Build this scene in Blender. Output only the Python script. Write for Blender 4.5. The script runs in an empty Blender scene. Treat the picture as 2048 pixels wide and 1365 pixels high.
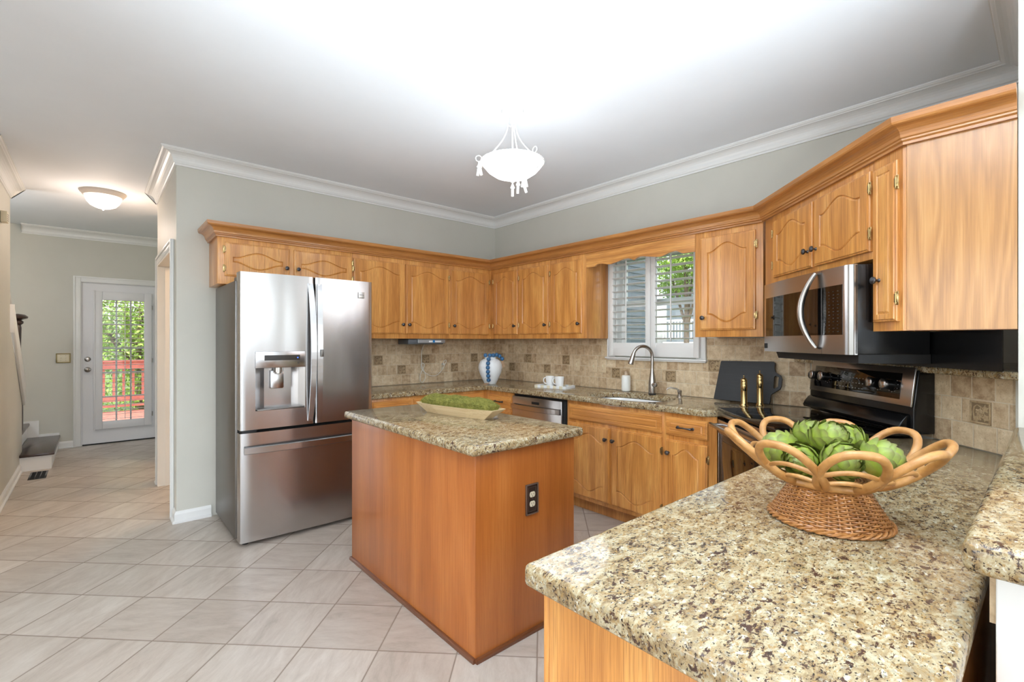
import bpy, bmesh, math, random
from mathutils import Vector, Matrix
R = math.radians; PI = math.pi
random.seed(7)
SC = bpy.context.scene
COL = SC.collection

# ------------------------------------------------------------------ camera
cd = bpy.data.cameras.new('camera'); cam = bpy.data.objects.new('camera', cd); COL.objects.link(cam)
cd.sensor_width = 36; cd.lens = 953.0/2048*36; cd.clip_start = 0.05; cd.clip_end = 200
cam.location = (-3.5, -4.28, 1.345); cam.rotation_euler = (R(90), 0, R(48.7-90))
SC.camera = cam
# ------------------------------------------------------------------ world, sun, exposure
SC.view_settings.view_transform = 'Standard'; SC.view_settings.look = 'None'
SC.view_settings.gamma = 1; SC.view_settings.use_curve_mapping = False
SC.view_settings.exposure = 0.43
W = bpy.data.worlds.new('world'); SC.world = W; W.use_nodes = True
nt = W.node_tree; bg = nt.nodes['Background']
sky = nt.nodes.new('ShaderNodeTexSky'); sky.sky_type = 'NISHITA'; sky.sun_disc = False
sky.sun_elevation = R(50); sky.sun_rotation = R(250); sky.dust_density = 2.5
hsv = nt.nodes.new('ShaderNodeHueSaturation'); hsv.inputs['Saturation'].default_value = 0.45
nt.links.new(sky.outputs[0], hsv.inputs['Color']); nt.links.new(hsv.outputs[0], bg.inputs[0])
bg.inputs[1].default_value = 0.5
def sun(name, energy, ang, rot, colr=(1, .95, .86)):
    l = bpy.data.lights.new(name, 'SUN'); l.energy = energy; l.angle = R(ang); l.color = colr
    o = bpy.data.objects.new(name, l); COL.objects.link(o); o.rotation_euler = rot; return o
# sun high in the west-north-west: travels towards +x,-z
sun('sun', 3.2, 1.0, Vector((0.62, 0.10, -0.82)).to_track_quat('-Z', 'Y').to_euler())
def area(name, loc, size, energy, direction, colr=(1, 1, 1)):
    l = bpy.data.lights.new(name, 'AREA'); l.shape = 'RECTANGLE'; l.size = size[0]; l.size_y = size[1]
    l.energy = energy; l.color = colr
    o = bpy.data.objects.new(name, l); COL.objects.link(o); o.location = loc
    o.rotation_euler = Vector(direction).to_track_quat('-Z', 'Y').to_euler(); return o
# daylight entering through the big window openings of the rooms behind the camera
area('daylight_rear_left', (-5.1, -8.3, 1.25), (2.5, 2.4), 66, (0, 1, 0.35), (.71, .86, 1))
area('daylight_rear_right', (-1.9, -8.3, 1.25), (2.7, 2.4), 15, (0, 1, 0.35), (.71, .86, 1))
area('daylight_west', (-7.4, -3.6, 1.35), (3.4, 2.1), 40, (1, 0, 0.35), (.71, .86, 1))
def point(name, loc, e, r, colr):
    l = bpy.data.lights.new(name, 'POINT'); l.energy = e; l.shadow_soft_size = r; l.color = colr
    o = bpy.data.objects.new(name, l); COL.objects.link(o); o.location = loc; return o
# unseen point lamps added to brighten the ceiling, walls and hall
point('nook_fill', (-4.9, -5.8, 1.9), 18, .25, (.84, .93, 1)); point('stair_fill', (-4.95, 2.1, 2.2), 20, .15, (.9, .96, 1)); point('dining_fill', (-2.2, -6.4, 1.75), 36, .2, (.84, .93, 1))

# added area lamp behind the camera, aimed up to brighten the kitchen ceiling
area('ceiling_fill', (-3.9, -4.9, 1.25), (.6, .6), 84, (.50, .55, .95), (.80, .91, 1)).data.spread = R(80)

# ------------------------------------------------------------------ node helpers
def lin(c):
    def f(v):
        v /= 255.0
        return v/12.92 if v <= 0.04045 else ((v+0.055)/1.055)**2.4
    return (f(c[0]), f(c[1]), f(c[2]), 1)
def newmat(name):
    m = bpy.data.materials.new(name); m.use_nodes = True
    return m, m.node_tree, m.node_tree.nodes['Principled BSDF']
def simple(name, c, rough=0.5, metal=0.0, coat=0.0, spec=0.5, emit=None, es=0):
    m, n, b = newmat(name)
    b.inputs['Base Color'].default_value = lin(c); b.inputs['Roughness'].default_value = rough
    b.inputs['Metallic'].default_value = metal; b.inputs['Coat Weight'].default_value = coat
    b.inputs['Coat Roughness'].default_value = 0.08
    b.inputs['Specular IOR Level'].default_value = spec
    if emit: b.inputs['Emission Color'].default_value = lin(emit); b.inputs['Emission Strength'].default_value = es
    return m
def nd(n, t, **k):
    o = n.nodes.new(t)
    for a, v in k.items(): setattr(o, a, v)
    return o
def ramp(n, src, stops):
    r = nd(n, 'ShaderNodeValToRGB'); cr = r.color_ramp
    while len(cr.elements) < len(stops): cr.elements.new(0.5)
    for e, (p, c) in zip(cr.elements, stops):
        e.position = p; e.color = c if len(c) == 4 else lin(c)
    n.links.new(src, r.inputs[0]); return r.outputs[0]
def mapping(n, scale, rot=(0, 0, 0), uv=False, loc=(0, 0, 0)):
    tc = nd(n, 'ShaderNodeTexCoord'); mp = nd(n, 'ShaderNodeMapping')
    mp.inputs['Scale'].default_value = scale; mp.inputs['Rotation'].default_value = rot
    mp.inputs['Location'].default_value = loc
    n.links.new(tc.outputs['UV' if uv else 'Object'], mp.inputs[0]); return mp.outputs[0]
def noise(n, vec, scale, detail=4, rough=0.55, w=None, dist=0):
    t = nd(n, 'ShaderNodeTexNoise'); t.inputs['Scale'].default_value = scale
    t.inputs['Detail'].default_value = detail; t.inputs['Roughness'].default_value = rough
    t.inputs['Distortion'].default_value = dist
    if w is not None:
        t.noise_dimensions = '4D'; n.links.new(w, t.inputs['W'])
    n.links.new(vec, t.inputs['Vector']); return t
def mix(n, fac, a, b, mode='MIX'):
    m = nd(n, 'ShaderNodeMix', data_type='RGBA', blend_type=mode)
    if isinstance(fac, (int, float)): m.inputs[0].default_value = fac
    else: n.links.new(fac, m.inputs[0])
    for i, v in ((6, a), (7, b)):
        if isinstance(v, tuple): m.inputs[i].default_value = v if len(v) == 4 else lin(v)
        else: n.links.new(v, m.inputs[i])
    return m.outputs[2]
def mth(n, op, a, b=0.0, c=None):
    m = nd(n, 'ShaderNodeMath', operation=op)
    for i, v in enumerate((a, b) if c is None else (a, b, c)):
        if isinstance(v, (int, float)): m.inputs[i].default_value = v
        else: n.links.new(v, m.inputs[i])
    return m.outputs[0]
def bump(n, b, h, strength=0.3, dist=0.01):
    bp = nd(n, 'ShaderNodeBump'); bp.inputs['Strength'].default_value = strength; bp.inputs['Distance'].default_value = dist
    n.links.new(h, bp.inputs['Height']); n.links.new(bp.outputs[0], b.inputs['Normal']); return bp

def wood(name, axis, light, mid, dark, uv=False, contrast=.65, rough=0.28, ring=9.0, wide=1.0, coat=0.35, pores=.7):
    """oak: cathedral rings stretched along the grain axis, fine pore streaks, a satin varnish"""
    m, n, b = newmat(name)
    L = 0.09
    sc = {'x': (L, 1, 1), 'z': (1, 1, L), 'y': (1, L, 1)}[axis]
    v = mapping(n, tuple(s*wide for s in sc), uv=uv)
    oi = nd(n, 'ShaderNodeObjectInfo'); w = mth(n, 'MULTIPLY', oi.outputs['Random'], 37.0)
    big = noise(n, v, 3.2, 3, 0.5, w)
    rings = mth(n, 'FRACT', mth(n, 'MULTIPLY', big.outputs[0], ring))
    tri = mth(n, 'ABSOLUTE', mth(n, 'SUBTRACT', mth(n, 'MULTIPLY', rings, 2.0), 1.0))
    sc2 = {'x': (2.0, 90, 90), 'z': (90, 90, 2.0), 'y': (90, 2.0, 90)}[axis]
    v2 = mapping(n, sc2, uv=uv)
    fine = noise(n, v2, 1.6, 4, 0.7, w)
    sc3 = {'x': (7, 330, 330), 'z': (330, 330, 7), 'y': (330, 7, 330)}[axis]
    pore = noise(n, mapping(n, sc3, uv=uv), 1.0, 2, 0.6, w)
    f = mth(n, 'ADD', mth(n, 'MULTIPLY', tri, 0.5*contrast), mth(n, 'MULTIPLY', fine.outputs[0], 0.75))
    c1 = ramp(n, f, [(0.26, light), (0.50, mid), (0.84, dark)])
    pf = ramp(n, pore.outputs[0], [(0.36, (0, 0, 0, 1)), (0.50, (1, 1, 1, 1))])
    c2 = mix(n, pf, mix(n, pores, c1, dark), c1)
    tone = noise(n, mapping(n, (1, 1, 1)), 1.5, 2, 0.5, w)
    c3 = mix(n, mth(n, 'MULTIPLY', tone.outputs[0], 0.35), c2, mid)
    n.links.new(c3, b.inputs['Base Color'])
    b.inputs['Roughness'].default_value = rough; b.inputs['Coat Weight'].default_value = coat
    b.inputs['Coat Roughness'].default_value = 0.15
    bump(n, b, pore.outputs[0], 0.08, 0.001)
    return m
OL, OM, OD = (232, 176, 102), (214, 148, 76), (160, 96, 42)
M = {}
M['oak_v'] = wood('oak_vertical', 'z', OL, OM, OD)
M['oak_h'] = wood('oak_horizontal', 'x', OL, OM, OD)
M['oak_uv'] = wood('oak_moulding', 'x', (204, 144, 80), (184, 122, 62), (140, 86, 42), uv=True, contrast=.5)
M['oak_end'] = wood('oak_end_panel', 'z', (198, 148, 86), (182, 128, 68), (144, 94, 46), ring=16, wide=1.6, pores=.3)
M['oak_island'] = wood('oak_island_panel', 'z', (188, 118, 58), (170, 98, 42), (136, 72, 28), ring=5, contrast=.5, rough=.33, coat=.15, pores=.3)
M['oak_dark'] = wood('dark_stair_tread', 'y', (72, 50, 42), (56, 38, 32), (38, 26, 22), contrast=.4, rough=.3)
M['base_shoe'] = wood('brown_shoe', 'x', (120, 72, 44), (104, 60, 36), (82, 46, 28), uv=True, contrast=.3)
M['pale_wood'] = wood('pale_bowl_wood', 'x', (226, 206, 168), (216, 192, 150), (194, 166, 122), contrast=.5, rough=.6, coat=0)
M['black_wood'] = wood('blackened_board', 'x', (36, 36, 37), (27, 27, 28), (18, 18, 19), contrast=.4, rough=.5, coat=0)

def granite(name):
    m, n, b = newmat(name)
    v = mapping(n, (1, 1, 1))
    # flow-stretched coordinate
    vs = mapping(n, (1.15, 1.75, 1.5), rot=(0, 0, R(-24)))
    n0 = noise(n, vs, 9, 3, 0.6)
    big = noise(n, vs, 22, 5, 0.7, dist=.6)
    c = ramp(n, big.outputs[0], [(0.30, (96, 76, 54)), (0.42, (136, 114, 82)), (0.52, (164, 146, 112)), (0.62, (184, 172, 144)), (0.75, (152, 140, 110))])
    mid = noise(n, vs, 75, 4, 0.7, dist=.4)
    c = mix(n, ramp(n, mid.outputs[0], [(0.52, (0, 0, 0, 1)), (0.62, (1, 1, 1, 1))]), c, (150, 120, 76))
    wh = noise(n, vs, 52, 4, 0.65, dist=.3)
    c = mix(n, ramp(n, wh.outputs[0], [(0.58, (0, 0, 0, 1)), (0.70, (1, 1, 1, 1))]), c, (212, 208, 190))
    gr = nd(n, 'ShaderNodeTexVoronoi'); gr.inputs['Scale'].default_value = 120; n.links.new(vs, gr.inputs['Vector'])
    gsel = ramp(n, gr.outputs['Color'], [(0.0, (0, 0, 0, 1)), (0.80, (0, 0, 0, 1)), (0.86, (1, 1, 1, 1))])
    c = mix(n, mth(n, 'MULTIPLY', gsel, .55), c, (150, 144, 128))
    dk = noise(n, vs, 46, 5, 0.72, dist=.5)
    # darker in drifts
    dr = mth(n, 'ADD', dk.outputs[0], mth(n, 'MULTIPLY', mth(n, 'SUBTRACT', n0.outputs[0], 0.5), 0.35))
    c = mix(n, ramp(n, dr, [(0.575, (0, 0, 0, 1)), (0.612, (1, 1, 1, 1))]), c, (70, 48, 38))
    sp = noise(n, vs, 130, 3, 0.6)
    sp2 = mth(n, 'ADD', sp.outputs[0], mth(n, 'MULTIPLY', mth(n, 'SUBTRACT', big.outputs[0], 0.5), -0.3))
    c = mix(n, ramp(n, sp2, [(0.60, (0, 0, 0, 1)), (0.635, (1, 1, 1, 1))]), c, (48, 36, 28))
    n.links.new(c, b.inputs['Base Color'])
    b.inputs['Roughness'].default_value = 0.09; b.inputs['Specular IOR Level'].default_value = 0.45
    return m
M['granite'] = granite('speckled_granite')

def floor_mat():
    m, n, b = newmat('floor_tile')
    v = mapping(n, (1, 1, 1), rot=(0, 0, R(-45)))     # -> u+ = (x+y)/sqrt2 on x ; -(u-) on y
    sx = nd(n, 'ShaderNodeSeparateXYZ'); n.links.new(v, sx.inputs[0])
    P = 0.3445
    def cell(s, off):
        q = mth(n, 'DIVIDE', mth(n, 'SUBTRACT', s, off), P)
        fr = mth(n, 'FRACT', q); fl = mth(n, 'FLOOR', q)
        d = mth(n, 'MINIMUM', fr, mth(n, 'SUBTRACT', 1.0, fr))
        return fl, mth(n, 'MULTIPLY', d, P)
    fx, dx = cell(sx.outputs[0], FX); fy, dy = cell(sx.outputs[1], FY)
    d = mth(n, 'MINIMUM', dx, dy)
    gr = ramp(n, d, [(0.0024, (1, 1, 1, 1)), (0.0042, (0, 0, 0, 1))])
    cb = nd(n, 'ShaderNodeCombineXYZ'); n.links.new(fx, cb.inputs[0]); n.links.new(fy, cb.inputs[1])
    wn = nd(n, 'ShaderNodeTexWhiteNoise'); n.links.new(cb.outputs[0], wn.inputs['Vector'])
    # veins: direction varies by tile
    mp = nd(n, 'ShaderNodeMapping'); tc = nd(n, 'ShaderNodeTexCoord'); n.links.new(tc.outputs['Object'], mp.inputs[0])
    vr = nd(n, 'ShaderNodeVectorRotate', rotation_type='Z_AXIS'); n.links.new(tc.outputs['Object'], vr.inputs['Vector'])
    n.links.new(mth(n, 'ADD', mth(n, 'MULTIPLY', mth(n, 'ROUND', mth(n, 'ADD', wn.outputs['Value'], .15)), PI/2), R(42)), vr.inputs['Angle'])
    n.links.new(vr.outputs[0], mp.inputs[0]); mp.inputs['Scale'].default_value = (2.0, 7, 1)
    vein = noise(n, mp.outputs[0], 2.0, 8, 0.72, mth(n, 'MULTIPLY', wn.outputs['Value'], 50.0), .5)
    c = ramp(n, vein.outputs[0], [(0.28, (168, 158, 148)), (0.44, (190, 180, 170)), (0.58, (202, 194, 185)), (0.75, (214, 208, 200))])
    tint = ramp(n, wn.outputs['Value'], [(0, (232, 226, 220)), (1, (255, 252, 248))])
    c = mix(n, 1.0, c, tint, 'MULTIPLY')
    c = mix(n, gr, c, (122, 104, 88))
    n.links.new(c, b.inputs['Base Color'])
    rn = ramp(n, gr, [(0, (.32, .32, .32, 1)), (1, (.8, .8, .8, 1))]); n.links.new(rn, b.inputs['Roughness'])
    bump(n, b, mth(n, 'SUBTRACT', mth(n, 'MULTIPLY', vein.outputs[0], .15), gr), 0.35, 0.0015)
    return m
# grid phase from the photograph: x+y = sqrt2*(-3.13 + k*.3445); the mapping rotates by -45deg about z
FX, FY = -3.13, 1.195
M['floor'] = None

def tile_mat():
    m, n, b = newmat('travertine_tile')
    tc = nd(n, 'ShaderNodeTexCoord'); sp = nd(n, 'ShaderNodeSeparateXYZ'); n.links.new(tc.outputs['Object'], sp.inputs[0])
    P = 0.0995
    row = mth(n, 'DIVIDE', mth(n, 'SUBTRACT', sp.outputs[2], 0.912), P)
    rf = mth(n, 'FLOOR', row); rfr = mth(n, 'FRACT', row)
    off = mth(n, 'MULTIPLY', mth(n, 'FRACT', mth(n, 'MULTIPLY', rf, 0.53)), 1.0)
    q = mth(n, 'ADD', mth(n, 'DIVIDE', sp.outputs[0], P*1.01), off)
    cf = mth(n, 'FLOOR', q); cfr = mth(n, 'FRACT', q)
    def edge(fr): return mth(n, 'MULTIPLY', mth(n, 'MINIMUM', fr, mth(n, 'SUBTRACT', 1.0, fr)), P)
    wob = noise(n, tc.outputs['Object'], 60, 2, 0.5)
    d = mth(n, 'ADD', mth(n, 'MINIMUM', edge(rfr), edge(cfr)), mth(n, 'MULTIPLY', mth(n, 'SUBTRACT', wob.outputs[0], .5), .003))
    gr = ramp(n, d, [(0.0016, (1, 1, 1, 1)), (0.0032, (0, 0, 0, 1))])
    cb = nd(n, 'ShaderNodeCombineXYZ'); n.links.new(cf, cb.inputs[0]); n.links.new(rf, cb.inputs[1])
    wn = nd(n, 'ShaderNodeTexWhiteNoise'); n.links.new(cb.outputs[0], wn.inputs['Vector'])
    n1 = noise(n, tc.outputs['Object'], 26, 6, 0.7)
    f = mth(n, 'ADD', mth(n, 'MULTIPLY', wn.outputs['Value'], .22), mth(n, 'MULTIPLY', n1.outputs[0], .78))
    c = ramp(n, f, [(0.30, (156, 128, 96)), (0.44, (192, 166, 132)), (0.58, (212, 190, 156)), (0.72, (228, 212, 184))])
    pit = noise(n, tc.outputs['Object'], 150, 3, 0.6)
    pm = ramp(n, pit.outputs[0], [(0.62, (0, 0, 0, 1)), (0.68, (1, 1, 1, 1))])
    c = mix(n, mth(n, 'MULTIPLY', pm, .5), c, (112, 88, 66))
    c = mix(n, gr, c, (212, 198, 172))
    n.links.new(c, b.inputs['Base Color']); b.inputs['Roughness'].default_value = .55
    h = mth(n, 'SUBTRACT', mth(n, 'MULTIPLY', n1.outputs[0], .3), mth(n, 'ADD', gr, mth(n, 'MULTIPLY', pm, .3)))
    bump(n, b, h, 0.5, 0.003)
    return m
M['tile'] = tile_mat()
def noisy(name, c, c2, scale, rough=.6, bstr=0, metal=0, detail=4, sc=(1, 1, 1), coat=0, dist=.002):
    m, n, b = newmat(name); t = noise(n, mapping(n, sc), scale, detail, .6)
    n.links.new(ramp(n, t.outputs[0], [(.35, c), (.65, c2)]), b.inputs['Base Color'])
    b.inputs['Roughness'].default_value = rough; b.inputs['Metallic'].default_value = metal; b.inputs['Coat Weight'].default_value = coat
    if bstr: bump(n, b, t.outputs[0], bstr, dist)
    return m
M['wall'] = noisy('greige_wall_paint', (202, 199, 188), (205, 202, 191), 3, .5, 0)
M['ceiling'] = noisy('ceiling_paint', (238, 241, 245), (240, 243, 247), 3, .7, 0)
M['trim'] = simple('white_trim_paint', (232, 231, 228), .3)
M['door_white'] = simple('white_door_paint', (226, 225, 226), .35)
M['black_gloss'] = simple('black_glass', (8, 8, 9), .04, spec=.7)
M['black_satin'] = simple('black_enamel', (14, 14, 15), .22)
M['black_matte'] = simple('black_matte', (16, 15, 15), .6)
M['pewter'] = simple('dark_pewter', (88, 86, 88), .32, .9)
M['brass'] = simple('polished_brass', (180, 154, 106), .2, 1)
M['brass_dull'] = simple('antique_brass', (150, 134, 92), .35, .9)
M['nickel'] = simple('brushed_nickel', (176, 170, 164), .26, 1)
M['chrome'] = simple('chrome', (214, 214, 216), .09, 1)
M['ceramic'] = simple('white_ceramic', (238, 238, 236), .18, coat=.4)
M['vase'] = simple('matte_white_vase', (236, 240, 242), .5)
M['sink'] = simple('white_sink', (244, 244, 242), .1, coat=.5)
M['bead'] = noisy('blue_wood_bead', (44, 92, 134), (66, 116, 158), 60, .4)
M['jute'] = noisy('jute_twine', (176, 142, 112), (206, 172, 140), 200, .9)
M['ivory'] = simple('ivory_plastic', (222, 212, 186), .35)
M['stone_plate'] = noisy('stone_look_plate', (216, 196, 164), (204, 182, 148), 60, .4)
M['dark_plate'] = simple('bronze_plate', (70, 54, 46), .35, .6)
M['bronze_edge'] = simple('bronze_plate_rim', (120, 100, 88), .35, .6)
M['accent'] = noisy('carved_accent_stone', (152, 126, 92), (178, 154, 118), 90, .5, .25)
M['accent_dark'] = simple('accent_recess', (126, 104, 76), .7)
M['grout'] = simple('accent_grout', (196, 176, 146), .7)
M['cord'] = simple('white_cord', (226, 222, 212), .5)
M['plastic_grey'] = simple('grey_plastic', (92, 96, 100), .4)
M['silver_plastic'] = simple('silver_plastic', (172, 176, 180), .35, .6)
M['label_blue'] = simple('blue_sticker', (40, 128, 190), .4)
M['paper'] = simple('white_sticker', (232, 234, 234), .5)
M['rattan'] = noisy('peeled_rattan', (186, 136, 78), (160, 110, 56), 34, .42, .1, sc=(1, 1, 1), coat=.15)
M['wicker'] = noisy('honey_wicker', (190, 132, 72), (154, 98, 46), 60, .42, .1, coat=.2)
M['moss'] = noisy('dry_moss', (104, 104, 40), (146, 142, 66), 45, .95, .9, dist=.01)
M['moss_b'] = noisy('light_moss', (136, 134, 62), (172, 166, 90), 60, .95)
M['white_cap'] = simple('soap_pump', (206, 184, 160), .3, .5)
M['soap'] = simple('soap_bottle', (236, 236, 230), .3)
M['deck'] = noisy('red_deck_stain', (176, 100, 88), (194, 122, 106), 8, .7)
M['siding'] = simple('neighbour_siding', (98, 106, 114), .7)
M['dark_glass'] = simple('dark_window_glass', (40, 48, 54), .1)
M['roofing'] = simple('grey_shingle', (120, 118, 116), .9)
M['bark'] = noisy('bark', (84, 70, 56), (110, 94, 76), 12, .9)
M['leaf'] = noisy('green_leaf', (116, 150, 52), (160, 188, 84), 2.0, .6)
M['leaf_d'] = noisy('dark_green_leaf', (62, 98, 40), (98, 136, 56), 2.0, .6)
M['lawn'] = noisy('lawn', (84, 108, 50), (108, 128, 66), 3, .9)
M['warm_lit_trim'] = simple('warm_lit_casing', (236, 226, 212), .4)  # warm closet light on the doorway jambs, put into the paint colour
M['screen'] = simple('display_glass', (42, 36, 32), .12, coat=.5)
M['led'] = simple('blue_led', (60, 90, 200), .3, emit=(70, 110, 255), es=1.2)
M['plaque'] = simple('nickel_emblem', (212, 208, 204), .3, .8)
M['ink'] = simple('black_print', (12, 12, 12), .4)
M['white_ink'] = simple('pale_print', (150, 150, 150), .5)
M['ring_greige'] = simple('greige_lamp_ring', (196, 186, 176), .4); M['dim_ink'] = simple('keypad_print', (52, 50, 48), .5); M['burner_ink'] = simple('burner_print', (34, 34, 36), .3)
M['lamp_white'] = simple('white_lamp_metal', (236, 234, 230), .35)
def steel(name, c=(190, 187, 186), rough=.2, wav=0.0, ax='z'):
    m, n, b = newmat(name)
    b.inputs['Base Color'].default_value = lin(c); b.inputs['Metallic'].default_value = 1
    sc = (300, 300, 3) if ax == 'z' else (3, 300, 300)
    t = noise(n, mapping(n, sc), 1, 2, .5)
    n.links.new(mth(n, 'ADD', mth(n, 'MULTIPLY', t.outputs[0], .04), rough-.02), b.inputs['Roughness'])
    if wav:
        w = noise(n, mapping(n, (3.2, 1, .8)), 1.6, 1, .4)
        bump(n, b, w.outputs[0], wav, .02)
    return m
M['steel'] = steel('brushed_stainless', rough=.25, wav=.35)
M['steel_flat'] = steel('stainless_trim', rough=.24, ax='x')
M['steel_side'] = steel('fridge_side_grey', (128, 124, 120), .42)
def bowlglass():
    m, n, b = newmat('frosted_lamp_glass')
    b.inputs['Base Color'].default_value = lin((245, 244, 240)); b.inputs['Roughness'].default_value = .4
    b.inputs['Emission Color'].default_value = (.92, .96, 1, 1); b.inputs['Emission Strength'].default_value = 3.5
    return m
M['lampglass'] = bowlglass()
def warmglass():
    m, n, b = newmat('warm_lamp_glass')
    b.inputs['Base Color'].default_value = lin((245, 240, 230)); b.inputs['Emission Color'].default_value = (1, .9, .78, 1)
    b.inputs['Emission Strength'].default_value = .95; return m
M['lampglass_warm'] = warmglass()
def glassm():
    m = bpy.data.materials.new('window_glass'); m.use_nodes = True; n = m.node_tree
    for x in list(n.nodes):
        if x.type == 'BSDF_PRINCIPLED': n.nodes.remove(x)
    out = [x for x in n.nodes if x.type == 'OUTPUT_MATERIAL'][0]
    t = nd(n, 'ShaderNodeBsdfTransparent'); g = nd(n, 'ShaderNodeBsdfGlossy'); g.inputs['Roughness'].default_value = .02
    f = nd(n, 'ShaderNodeFresnel'); f.inputs[0].default_value = 1.45
    t.inputs[0].default_value = (.95, .97, .96, 1)
    mx = nd(n, 'ShaderNodeMixShader'); n.links.new(f.outputs[0], mx.inputs[0]); n.links.new(t.outputs[0], mx.inputs[1]); n.links.new(g.outputs[0], mx.inputs[2])
    n.links.new(mx.outputs[0], out.inputs[0]); return m
M['glass'] = glassm()
def artm():
    m, n, b = newmat('artichoke_green')
    at = nd(n, 'ShaderNodeAttribute', attribute_name='tip')
    t = noise(n, mapping(n, (1, 1, 1)), 60, 3, .6)
    base = ramp(n, t.outputs[0], [(.3, (116, 134, 42)), (.7, (172, 186, 80))])
    c = ramp(n, at.outputs['Fac'], [(0, (214, 212, 118)), (.45, (154, 172, 52)), (.80, (116, 130, 60)), (1, (78, 60, 38))])
    n.links.new(mix(n, .7, base, c), b.inputs['Base Color']); b.inputs['Roughness'].default_value = .5
    b.inputs['Subsurface Weight'].default_value = .05; b.inputs['Subsurface Radius'].default_value = (.01, .02, .005)
    return m
M['artichoke'] = artm()

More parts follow.
